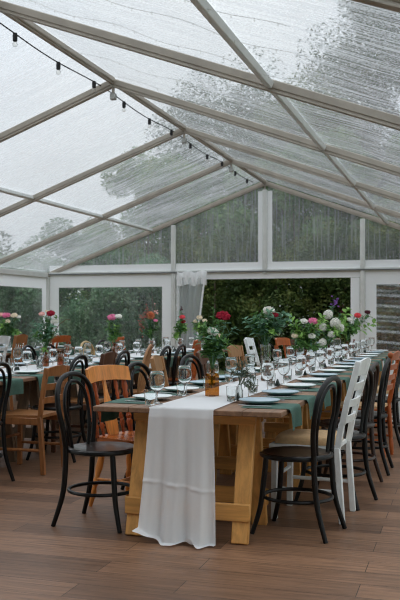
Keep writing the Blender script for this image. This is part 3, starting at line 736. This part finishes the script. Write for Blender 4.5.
chair('black', 'second', -1, 8.8, 'black bentwood chair behind the red rose bouquet' + B2, 8, .05)
chair('black', 'second', -1, 9.3, 'black bentwood chair between two others' + B2, 4, .05)
chair('blonde', 'second', -1, 10.35, 'blonde bentwood chair with pale arched back' + B2, 0, .05)
chair('black', 'second', -1, 10.9, 'black bentwood chair just behind the blonde one' + B2, 0, .05)
chair('finial', 'second', -1, 11.6, 'orange turned chair with ball finials' + B2, 0, .05)
chair('white', 'back', 1, 9.5, 'white painted ladderback chair' + A3, 0, .05)
chair('slatbrown', 'back', 1, 10.05, 'brown chair with upright back slats' + A3, 6, .05)
chair('orange', 'back', 1, 11.4, 'orange broad-crested chair by the corner post' + A3, -14, .05)

# ------------------------------------------------------------------ table settings
def plate_mb(r=.122):
    return MB().lathe([(.001, .0), (r * .55, .0), (r * .6, .002), (r * .93, .012), (r, .020), (r * .995, .0225), (r * .92, .016), (r * .6, .0065), (.001, .005)], 36, cap=False)
def wine_parts(root):
    MB().lathe([(.0045, .062), (.018, .068), (.034, .083), (.0435, .105), (.0455, .128), (.0435, .155), (.0405, .184), (.040, .185), (.0396, .184), (.0427, .155), (.0447, .128), (.0427, .106), (.033, .085), (.016, .071), (.0008, .067)], 28, cap=False).obj('bowl', 'drinking_glass', root, fix=True)
    MB().lathe([(.0065, .004), (.0042, .012), (.0036, .03), (.0038, .055), (.0055, .064)], 10).obj('stem', 'drinking_glass', root)
    MB().lathe([(.001, 0), (.034, 0), (.0345, .0015), (.02, .0035), (.0065, .0075), (.001, .008)], 24, cap=False).obj('foot', 'drinking_glass', root)
def tumbler_mb():
    return MB().lathe([(.001, .0), (.027, .0), (.029, .003), (.033, .05), (.0345, .086), (.0335, .087), (.032, .05), (.0275, .008), (.001, .007)], 22, cap=False)
FIRST = {}
def put(name, maker, label, cat, loc, rz=0, group=None):
    if name in FIRST: return dup(FIRST[name], loc, rz, label, group)
    FIRST[name] = tag(maker(), label, cat, group); FIRST[name].location = loc; FIRST[name].rotation_euler = (0, 0, rz); return FIRST[name]
def mk_wine():
    t = bpy.data.objects.new('wine_glass', None); COL.objects.link(t); t.empty_display_size = .05; wine_parts(t); return t
def knife_mb():
    m = MB(); m.box((0, -.055, .004), (.013, .10, .005), ch=.002); m.box((.001, .05, .0035), (.016, .115, .0022), ch=.001); return m
def fork_mb():
    m = MB(); m.box((0, -.05, .004), (.011, .11, .0045), ch=.002); m.box((0, .025, .004), (.022, .045, .003), ch=.001)
    for k in range(4): m.box((-.0085 + .00567 * k, .068, .005), (.003, .045, .003), ch=.0008)
    return m
def napkin_mesh(side, hang):
    L1 = .27; tot = L1 + hang; wd = .30
    def fn(u, v):
        s = v * tot; y = (u - .5) * wd
        if s < L1: return (side * (s - L1), y, .003 + .0006 * math.sin(u * 9))
        d = s - L1; return (side * (.006 + .010 * min(1, d / .03) + .010 * math.sin(u * 7 + 1) * d / max(hang, .01)), y * (1 - .10 * d / max(hang, .01)), .003 - d + .004)
    return MB().grid(fn, 14, 30)
def tent_mb():
    return MB().raw([(-.030, -.017, 0), (.030, -.017, 0), (.028, 0, .046), (-.028, 0, .046), (-.030, .017, 0), (.030, .017, 0)], [(0, 1, 2, 3), (3, 2, 5, 4), (0, 3, 4), (1, 5, 2)])
def setting(row, side, k, y, cutlery=True):
    rng = random.Random(k * 13 + (side > 0) * 7 + int(-TX[row] * 31)); X = TX[row]
    sd = {('front', 1): 'outer side of the front table', ('front', -1): 'aisle side of the front table', ('second', 1): 'aisle side of the second table', ('second', -1): 'wall side of the second table',
          ('back', 1): 'inner side of the back table', ('back', -1): 'wall side of the back table'}[(row, side)]
    at = ', %s place, %s' % (ORD[k], sd); gp = {'front': 'on the front table', 'second': 'on the second table', 'back': 'on the back table'}[row]
    rt = X + side * HALF; px = X + side * .345; j = lambda a=.012: rng.uniform(-a, a); RUN = TOP + .0095
    hang = .125
    nk = 'napkin' + str(side)
    def mk_n(): return napkin_mesh(side, hang).obj('napkin', 'napkin_green', None, ang=0, fix=False)
    put(nk, mk_n, 'dark green napkin hanging over the edge' + at, 'napkin', (rt + side * .004, y - .11 + j(.02), TOP + .0005), 0, 'green napkins ' + gp)
    white = rng.random() < .55 if k > 1 else (side < 0)
    pm = 'plate_white' if white else 'plate_blue'
    put('plate' + pm, lambda: plate_mb().obj('dinner_plate', pm, None), ('white' if white else 'pale blue') + ' stoneware dinner plate' + at, 'plate', (px + j(), y + j(), TOP + .0062), 0, 'dinner plates ' + gp)
    put('wine', mk_wine, 'stemmed wine glass' + at, 'wine glass', (X + side * (.215 + j(.015)), y + (.20 if side > 0 else -.27) + j(.03), TOP + .009 + (0.002 if row == 'front' else 0)), j(1), 'wine glasses ' + gp)
    put('tumbler', lambda: tumbler_mb().obj('water_tumbler', 'drinking_glass', None), 'clear water tumbler' + at, 'tumbler', (X + side * ((.155 if side > 0 else .225) + j(.012)), y + (.03 if side > 0 else -.36) + j(.025), TOP + .011), j(1), 'water tumblers ' + gp)
    if cutlery:
        put('knife', lambda: knife_mb().obj('table_knife', 'steel', None), 'steel table knife' + at, 'knife', (px + side * .0, y + side * .185, TOP + .0045), R(90 if side > 0 else -90) + j(.06), 'table knives ' + gp)
        put('fork', lambda: fork_mb().obj('table_fork', 'steel', None), 'steel table fork' + at, 'fork', (px, y - side * .185 + side * .0, TOP + .006), R(90 if side > 0 else -90) + j(.06), 'table forks ' + gp)
    if k % 2 == 0 and (row != 'front' or side > 0):
        put('tent', lambda: tent_mb().obj('place_card', 'card', None, ang=20), 'small dark folded place card' + at, 'place card', (X + side * (.19 + j(.01)), y + .07, RUN + .001), R(90) + j(.5), 'place cards ' + gp)
for k in range(14):
    y = 4.84 + .56 * k
    setting('front', 1, k, y, k < 9); setting('front', -1, k, y + .05, k < 5)
for k in range(13):
    y = 5.6 + .54 * k
    setting('second', 1, k, y, k < 4)
    if k > 2: setting('second', -1, k, y, False)
for k in range(4):
    y = 10.6 + .54 * k; setting('back', 1, k, y, False); setting('back', -1, k, y, False)

# ------------------------------------------------------------------ vases
def amber_cross(label, loc, rz):
    """amber vase with a cross shaped plan, sloped shoulders and a short neck"""
    a, b = .044, .019; P = [(a, -b), (a, b), (b, b), (b, a), (-b, a), (-b, b), (-a, b), (-a, -b), (-b, -b), (-b, -a), (b, -a), (b, -b)]
    m = MB(); V = []; n = 12
    for sc, z in ((1, 0), (1, .125), (.86, .138), (.42, .146), (.36, .150), (.36, .168), (.40, .170)):
        for (x, y) in P:
            if sc < .8:
                an = math.atan2(y, x); x, y = .05 * sc * math.cos(an), .05 * sc * math.sin(an)
            else: x, y = x * sc, y * sc
            V.append((x, y, z))
    F = [tuple(range(n))[::-1]]
    for i in range(6):
        for k in range(n): F.append((i * n + k, i * n + (k + 1) % n, (i + 1) * n + (k + 1) % n, (i + 1) * n + k))
    m.raw(V, F); o = m.obj('amber_vase', 'amber', None, loc, (0, 0, rz), ang=30)
    return tag(o, label, 'vase', 'amber bottle vases')
def amber_cone(label, loc):
    o = MB().lathe([(.001, 0), (.046, 0), (.05, .006), (.046, .03), (.022, .085), (.014, .105), (.0135, .15), (.018, .155), (.0125, .156), (.0115, .106), (.042, .03), (.044, .008), (.001, .006)], 24, cap=False).obj('amber_flask', 'amber_dark', None, loc, fix=False)
    return tag(o, label, 'vase', 'amber bottle vases')
def amber_bottle(label, loc, k=1.0):
    o = MB().lathe([(.001, 0), (.034, 0), (.037, .005), (.037, .10), (.030, .12), (.014, .138), (.0135, .165), (.017, .17), (.012, .171), (.011, .138), (.028, .118), (.034, .098), (.034, .008), (.001, .006)], 24, cap=False).obj('amber_bottle', 'amber', None, loc, fix=False)
    o.scale = (k, k, k); return tag(o, label, 'vase', 'amber bottle vases')
def clear_vase(label, loc, h=.25):
    o = MB().lathe([(.001, 0), (.032, 0), (.034, .004), (.036, h * .6), (.045, h), (.0435, h + .001), (.034, h * .6), (.031, .012), (.001, .010)], 24, cap=False).obj('clear_vase', 'clear_glass', None, loc, fix=False)
    return tag(o, label, 'vase')

# ------------------------------------------------------------------ flowers
def petal(m, c, az, el, ln, wd, curl, ax):
    """one curved petal: 3x4 grid growing from c"""
    d = (Vector((math.cos(az) * math.cos(el), math.sin(az) * math.cos(el), math.sin(el)))); side = Vector((-math.sin(az), math.cos(az), 0)); up = d.cross(side) * -1
    V = []
    for i in range(4):
        f = i / 3; w_ = wd * math.sin(math.pi * (.18 + .72 * f)) ; p = d * ln * f + up * (curl * ln * f * f)
        for j in (-1, 0, 1): V.append(Vector(c) + ax @ (p + side * w_ * j * .5 - up * (.18 * wd * (1 - j * j))))
    F = [(i * 3 + j, i * 3 + j + 1, i * 3 + j + 4, i * 3 + j + 3) for i in range(3) for j in range(2)]
    m.raw(V, F)
def head(kind, size, rng, tilt):
    m = MB(); ax = tilt
    if kind in ('rose', 'mum'):
        layers = [(5, 1.25, .55, .55), (6, .95, .75, .5), (7, .62, .9, .4), (8, .28, 1.0, .25), (8, -.05, 1.0, .1)] if kind == 'rose' else [(6, 1.3, .6, .5), (9, 1.0, .8, .5), (12, .7, .95, .4), (14, .4, 1.0, .3), (14, .1, 1.0, .2), (13, -.2, .95, .1)]
        for n, el, ln, cu in layers:
            o = rng.random() * 6
            for k in range(n): petal(m, (0, 0, 0), o + k * 2 * math.pi / n + rng.uniform(-.1, .1), el + rng.uniform(-.08, .08), size * ln * rng.uniform(.92, 1.08), size * (.95 if kind == 'rose' else .5), cu * .6, ax)
        m.v = [(x * 1.08, y * 1.08, z * .84) for x, y, z in m.v]
    elif kind == 'ball':
        n = 70
        for k in range(n):
            z = 1 - 2 * (k + .5) / n; r = math.sqrt(1 - z * z); az = k * 2.39996; d = Vector((r * math.cos(az), r * math.sin(az), z)); c = d * size * rng.uniform(.82, .98)
            q = d.to_track_quat('Z', 'Y').to_matrix()
            for j in range(4): petal(m, c, j * math.pi / 2 + k, .3, size * .26, size * .26, .2, q)
    elif kind == 'pin':
        n = 90
        for k in range(n):
            z = 1 - 1.5 * (k + .5) / n; r = math.sqrt(max(0, 1 - z * z)); az = k * 2.39996; d = ax @ Vector((r * math.cos(az), r * math.sin(az), z))
            m.tube([d * size * .35, d * size], [size * .06, size * .05], 4)
            m.lathe([(.001, -.08 * size), (.07 * size, 0), (.001, .08 * size)], 5, c=d * size)
    elif kind == 'spray':
        for k in range(16):
            c = Vector((rng.gauss(0, .45), rng.gauss(0, .45), rng.gauss(0, .8))) * size; m.tube([(0, 0, -.3 * size), c * .6, c], .0012, 3)
            for j in range(5): petal(m, c, j * 1.257 + k, .5, size * .24, size * .24, .3, ax)
    return m
def leaf_blade(m, p, d, ln, wd, rng):
    d = d.normalized(); s = d.cross(Vector((0, 0, 1)));
    if s.length < .05: s = Vector((1, 0, 0))
    s = (s.normalized() + Vector((rng.gauss(0, .3), rng.gauss(0, .3), rng.gauss(0, .3)))).normalized(); u = s.cross(d)
    V = []
    for i in range(5):
        f = i / 4; w_ = wd * math.sin(math.pi * min(.97, f * .93 + .05)) * .5; q = p + d * ln * f - u * 0 + Vector((0, 0, -.18 * ln * f * f))
        V += [q - s * w_ + u * w_ * .3, q, q + s * w_ + u * w_ * .3]
    m.raw(V, [(i * 3 + j, i * 3 + j + 1, i * 3 + j + 4, i * 3 + j + 3) for i in range(4) for j in range(2)])
def leaf_spray(name, mat, p0, p1, root, rng, n=12, ln=.045, wd=.02, bow=.03):
    p0, p1 = Vector(p0), Vector(p1); mid = (p0 + p1) / 2 + Vector((rng.gauss(0, .01), rng.gauss(0, .01), bow)); P = catmull([p0, mid, p1], 8); m = MB()
    m.tube(P, [.0022] * len(P), 4)
    for k in range(n):
        f = .38 + .62 * k / (n - 1); i = min(len(P) - 2, int(f * (len(P) - 1))); t = (P[i + 1] - P[i]).normalized()
        s = t.orthogonal().normalized(); s.rotate(Matrix.Rotation(k * 2.4 + rng.random(), 3, t)); leaf_blade(m, P[i], t * .5 + s, ln * rng.uniform(.75, 1.2), wd * rng.uniform(.8, 1.2), rng)
    return m.obj(name, mat, root, ang=0, fix=False)
CN = dict(petal_white='white', petal_red='deep red', petal_pink='pink', petal_blush='blush pink', petal_cream='cream', petal_orange='orange', petal_purple='purple', petal_coral='coral red', petal_dark='dark maroon', petal_rust='dry rust')
def bouquet(label, loc, neck, flowers, greens, seed, twig=None):
    """loc on the table, neck = height where the stems meet; flowers (dx, dy, dz above the table, kind, colour, size); greens (dx, dy, dz, material, count, leaf length, leaf width)"""
    rng = random.Random(seed); t = thing('flower_bouquet', label, 'flowers', loc, 0, 'table bouquets'); K = 1.12
    flowers = [(a * K, b * K, c * K, d, e, f * (.86 if d in ('rose', 'mum') else .88)) for a, b, c, d, e, f in flowers]
    greens = [(a * K, b * K, (max(c, .12) if flowers else c) * K + (.03 if flowers else 0), m, n if len(greens) > 8 else int(n * 1.3), l * 1.1, w_ * 1.2) for a, b, c, m, n, l, w_ in greens]
    greens += [(a + rng.uniform(-.03, .03), b + rng.uniform(-.03, .03), c - rng.uniform(.015, .06), 'leaf_green' if q else 'leaf_gray', 12, .045, .022) for a, b, c, d, e, f in flowers for q in (0, 1)]
    greens += [(a * rng.uniform(.3, .75), b * rng.uniform(.3, .75), c * rng.uniform(.85, 1.05), m, n, l, w_) for a, b, c, m, n, l, w_ in greens[::2]]
    for (dx, dy, dz, kind, colr, size) in flowers:
        top = Vector((dx, dy, dz)); fwd = Vector((.35 + rng.uniform(-.25, .25), -.75 + rng.uniform(-.2, .2), .75)); q = fwd.normalized().to_track_quat('Z', 'Y').to_matrix()
        o = head(kind, size, rng, q).obj('flower_head', colr, t, tuple(top), ang=0, fix=False); o['label'] = CN[colr] + ' flower head'
        a = Vector((rng.uniform(-.006, .006), rng.uniform(-.006, .006), .05)) - top; nn = Vector((0, 0, neck)) + Vector((rng.uniform(-.008, .008), rng.uniform(-.008, .008), 0)) - top
        MB().tube([a, nn, nn * .45 + Vector((0, 0, .01)), Vector((0, 0, 0))], .0026, 5, sm=4).obj('flower_stem', 'stem', o)
    for (dx, dy, dz, mat, n, ln, wd) in greens:
        leaf_spray('leaf_spray', mat, (rng.uniform(-.008, .008), rng.uniform(-.008, .008), neck * 1.05), (dx, dy, dz), t, rng, n, ln, wd)
    if twig: MB().tube(twig, [.003] * (len(twig) - 1) + [.0015], 5, sm=0).obj('twig', 'twig', t)
    return t
def greens_ring(n, rad, z0, z1, mats, seed, cnt=12, ln=.05, wd=.022):
    rng = random.Random(seed); out = []
    for k in range(n):
        a = k * 2 * math.pi / n + rng.uniform(-.3, .3); r = rad * rng.uniform(.6, 1.1); out.append((r * math.cos(a), r * math.sin(a), rng.uniform(z0, z1), mats[k % len(mats)], cnt, ln * rng.uniform(.8, 1.2), wd))
    return out
TZ = TOP + .0095
XF = TX['front'] - .03
# front table, from the near end
amber_cross('amber glass vase with a cross-shaped plan at the near end of the front table', (XF - .02, 5.17, TZ), R(17))
bouquet('bouquet of a white rose and a deep red flower in the cross-shaped amber vase', (XF - .02, 5.17, TZ), .165,
        [(.010, -.02, .362, 'rose', 'petal_white', .042), (.06, .02, .45, 'rose', 'petal_red', .05), (.045, -.01, .34, 'rose', 'petal_cream', .02), (-.045, .02, .30, 'rose', 'petal_white', .018)],
        greens_ring(9, .10, .22, .40, ['leaf_green', 'leaf_gray', 'leaf_green'], 3, 14, .045, .016) + greens_ring(6, .07, .20, .30, ['leaf_green'], 4, 14, .04, .022) + [(.12, .05, .36, 'leaf_gray', 14, .04, .016), (.0, .04, .47, 'leaf_green', 10, .035, .012), (.11, .0, .27, 'leaf_lime', 8, .05, .02)], 21)
v = MB().lathe([(.001, 0), (.018, 0), (.021, .004), (.021, .05), (.012, .07), (.013, .085), (.011, .085), (.010, .07), (.018, .05), (.018, .006), (.001, .005)], 18, cap=False).obj('bud_vase', 'clear_glass', None, (-1.31, 5.02, TZ), fix=False)
tag(v, 'tiny clear bud vase holding olive sprigs near the end of the front table', 'vase')
bouquet('drooping grey-green olive sprigs in the tiny bud vase', (-1.31, 5.02, TZ), .08, [], [(.05, -.01, .16, 'leaf_olive', 22, .026, .008), (-.02, .02, .19, 'leaf_olive', 22, .026, .008), (.085, -.01, .07, 'leaf_olive', 22, .026, .008), (-.05, .02, .14, 'leaf_olive', 18, .026, .008), (.02, .03, .2, 'leaf_olive', 18, .026, .008), (.07, .03, .12, 'leaf_olive', 18, .026, .008)], 22)
clear_vase('tall clear glass vase behind the amber flask on the front table', (XF - .03, 6.72, TZ), .27)
amber_cone('brown amber flask in front of the tall clear vase on the front table', (XF + .035, 6.50, TZ))
bouquet('tall bouquet with a large white chrysanthemum and round eucalyptus in the clear vase', (XF - .03, 6.72, TZ), .24,
        [(.03, -.02, .485, 'mum', 'petal_white', .055), (.075, -.03, .455, 'rose', 'petal_red', .035), (.02, -.04, .425, 'rose', 'petal_white', .018)],
        greens_ring(8, .15, .38, .46, ['leaf_gray', 'leaf_gray', 'leaf_green'], 5, 16, .05, .034) + greens_ring(7, .10, .28, .40, ['leaf_green', 'leaf_gray'], 6, 14, .05, .026) + [(-.16, .02, .40, 'leaf_gray', 14, .045, .034), (.17, .0, .40, 'leaf_gray', 16, .05, .034), (.06, -.06, .33, 'leaf_lime', 5, .07, .05)] + greens_ring(5, .03, .10, .2, ['leaf_green'], 66, 10, .03, .014), 23)
amber_bottle('amber bottle vase under the pink and white bouquet on the front table', (XF + .0, 8.38, TZ))
bouquet('bouquet of pink and white blooms with trailing lime leaves on the front table', (XF + .0, 8.38, TZ), .165,
        [(-.01, -.03, .40, 'rose', 'petal_white', .045), (.07, -.02, .40, 'mum', 'petal_pink', .055), (.065, -.06, .27, 'mum', 'petal_white', .042), (-.09, -.05, .27, 'rose', 'petal_cream', .04), (.10, 0, .33, 'rose', 'petal_blush', .02)],
        greens_ring(8, .13, .24, .40, ['leaf_lime', 'leaf_green', 'leaf_green'], 7, 10, .06, .028) + [(-.15, .0, .40, 'leaf_lime', 8, .08, .03), (.16, .0, .42, 'leaf_lime', 8, .07, .04)] + greens_ring(5, .1, .14, .22, ['leaf_green'], 8, 10, .05, .03), 24)
amber_bottle('amber bottle vase under the white pompom bouquet on the front table', (XF - .01, 9.95, TZ), .95)
bouquet('big bouquet of round white pompom blooms with a purple spray on the front table', (XF - .01, 9.95, TZ), .165,
        [(.0, -.03, .46, 'ball', 'petal_white', .065), (.075, -.05, .37, 'ball', 'petal_white', .072), (-.05, -.05, .33, 'ball', 'petal_white', .058), (.12, -.02, .32, 'ball', 'petal_white', .058), (.04, -.09, .255, 'ball', 'petal_white', .05), (-.05, -.08, .17, 'ball', 'petal_white', .055), (.06, .02, .59, 'spray', 'petal_purple', .06), (.13, .02, .50, 'spray', 'petal_dark', .04)],
        greens_ring(9, .15, .24, .46, ['leaf_lime', 'leaf_green', 'leaf_lime'], 9, 10, .065, .034) + [(.2, .02, .50, 'leaf_lime', 9, .08, .045), (-.16, 0, .38, 'leaf_lime', 8, .07, .03)], 25)
amber_bottle('amber bottle vase under the coral flower bouquet on the front table', (XF, 11.5, TZ), .95)
bouquet('coral red flower among broad green leaves on the front table', (XF, 11.5, TZ), .165,
        [(.13, -.03, .45, 'mum', 'petal_coral', .055), (.03, -.02, .40, 'rose', 'petal_white', .05), (.24, 0, .49, 'rose', 'petal_dark', .045)],
        greens_ring(9, .17, .24, .40, ['leaf_lime', 'leaf_lime', 'leaf_green'], 10, 9, .08, .042) + [(.34, .02, .34, 'leaf_lime', 10, .085, .042), (.26, 0, .42, 'leaf_green', 8, .07, .04), (-.16, 0, .36, 'leaf_lime', 8, .08, .04)], 26)
amber_bottle('amber bottle vase closest to the gable on the front table', (XF, 12.25, TZ), .95)
# second table
XS = TX['second']
amber_bottle('amber bottle vase under the red rose bouquet on the second table', (XS + .02, 7.62, TZ), .85)
amber_bottle('amber bottle vase standing just beside the red rose bouquet on the second table', (XS + .115, 7.75, TZ), .9)
bouquet('loose bouquet with a deep red rose and an arching twig on the second table', (XS + .02, 7.62, TZ), .15,
        [(.06, -.02, .47, 'rose', 'petal_red', .048), (-.04, 0, .465, 'rose', 'petal_blush', .036), (.09, -.01, .40, 'rose', 'petal_white', .045), (.0, .02, .49, 'rose', 'petal_cream', .02)],
        greens_ring(9, .13, .25, .43, ['leaf_green', 'leaf_gray', 'leaf_gray'], 11, 12, .05, .026) + [(-.13, .02, .28, 'leaf_gray', 12, .045, .026), (.02, -.05, .12, 'leaf_lime', 10, .035, .016), (.06, 0, .25, 'leaf_green', 12, .04, .024)], 27,
        [(0, 0, .05), (.03, 0, .18), (.08, 0, .32), (.15, 0, .42), (.22, 0, .465), (.27, 0, .47)])
amber_bottle('amber bottle vase under the pink and white bouquet on the second table', (XS, 9.4, TZ), 1.05)
bouquet('small bouquet of a pink and a white bloom on the second table', (XS, 9.4, TZ), .165,
        [(-.02, -.02, .43, 'mum', 'petal_pink', .06), (.045, 0, .44, 'rose', 'petal_white', .05)], greens_ring(9, .075, .18, .40, ['leaf_green', 'leaf_green', 'leaf_lime'], 12, 12, .045, .022) + [(.13, .02, .36, 'leaf_olive', 12, .03, .012)], 28)
amber_bottle('amber bottle vase under the orange pincushion bouquet on the second table', (XS, 10.65, TZ))
bouquet('bouquet of an orange pincushion flower with dry rust sprays on the second table', (XS, 10.65, TZ), .165,
        [(.0, -.02, .45, 'pin', 'petal_orange', .062), (-.11, 0, .41, 'spray', 'petal_rust', .07), (-.07, .03, .47, 'spray', 'petal_rust', .06), (.06, -.01, .39, 'rose', 'petal_pink', .035), (-.12, 0, .30, 'spray', 'petal_rust', .06), (.05, .02, .50, 'spray', 'petal_blush', .045)],
        greens_ring(8, .10, .20, .40, ['leaf_green', 'leaf_olive'], 13, 10, .045, .02), 29)
amber_bottle('amber bottle vase under the slim red bouquet on the second table', (XS, 11.85, TZ))
bouquet('slim upright bouquet with two red blooms and trailing leaves on the second table', (XS, 11.85, TZ), .165,
        [(.04, -.02, .43, 'rose', 'petal_coral', .05), (.055, -.03, .37, 'rose', 'petal_red', .042), (.02, 0, .53, 'spray', 'petal_dark', .04)],
        greens_ring(9, .075, .16, .36, ['leaf_lime', 'leaf_green', 'leaf_green'], 14, 9, .07, .032) + [(-.06, 0, .12, 'leaf_lime', 8, .06, .03)], 30)
clear_vase('clear glass vase closest to the gable on the second table', (XS + .13, 12.42, TZ), .17)
bouquet('bouquet of small cream blooms by the doorway end of the second table', (XS + .13, 12.42, TZ), .16,
        [(.0, -.02, .42, 'rose', 'petal_cream', .055), (-.06, 0, .37, 'rose', 'petal_cream', .045), (.07, -.01, .38, 'rose', 'petal_cream', .045)], greens_ring(9, .11, .2, .36, ['leaf_green', 'leaf_lime'], 15, 10, .06, .03), 31)
# back table
XB = TX['back']
clear_vase('clear glass vase on the back table by the side wall', (XB, 11.26, TZ), .18)
bouquet('wide bouquet of pink and cream blooms on the back table by the side wall', (XB, 11.26, TZ), .16,
        [(-.02, -.02, .45, 'mum', 'petal_pink', .07), (.09, -.01, .45, 'rose', 'petal_cream', .06), (.02, -.06, .37, 'rose', 'petal_cream', .05), (-.12, 0, .46, 'rose', 'petal_blush', .055), (.14, .02, .43, 'rose', 'petal_white', .04)],
        greens_ring(10, .15, .16, .36, ['leaf_green', 'leaf_lime', 'leaf_green'], 16, 10, .065, .032), 32)
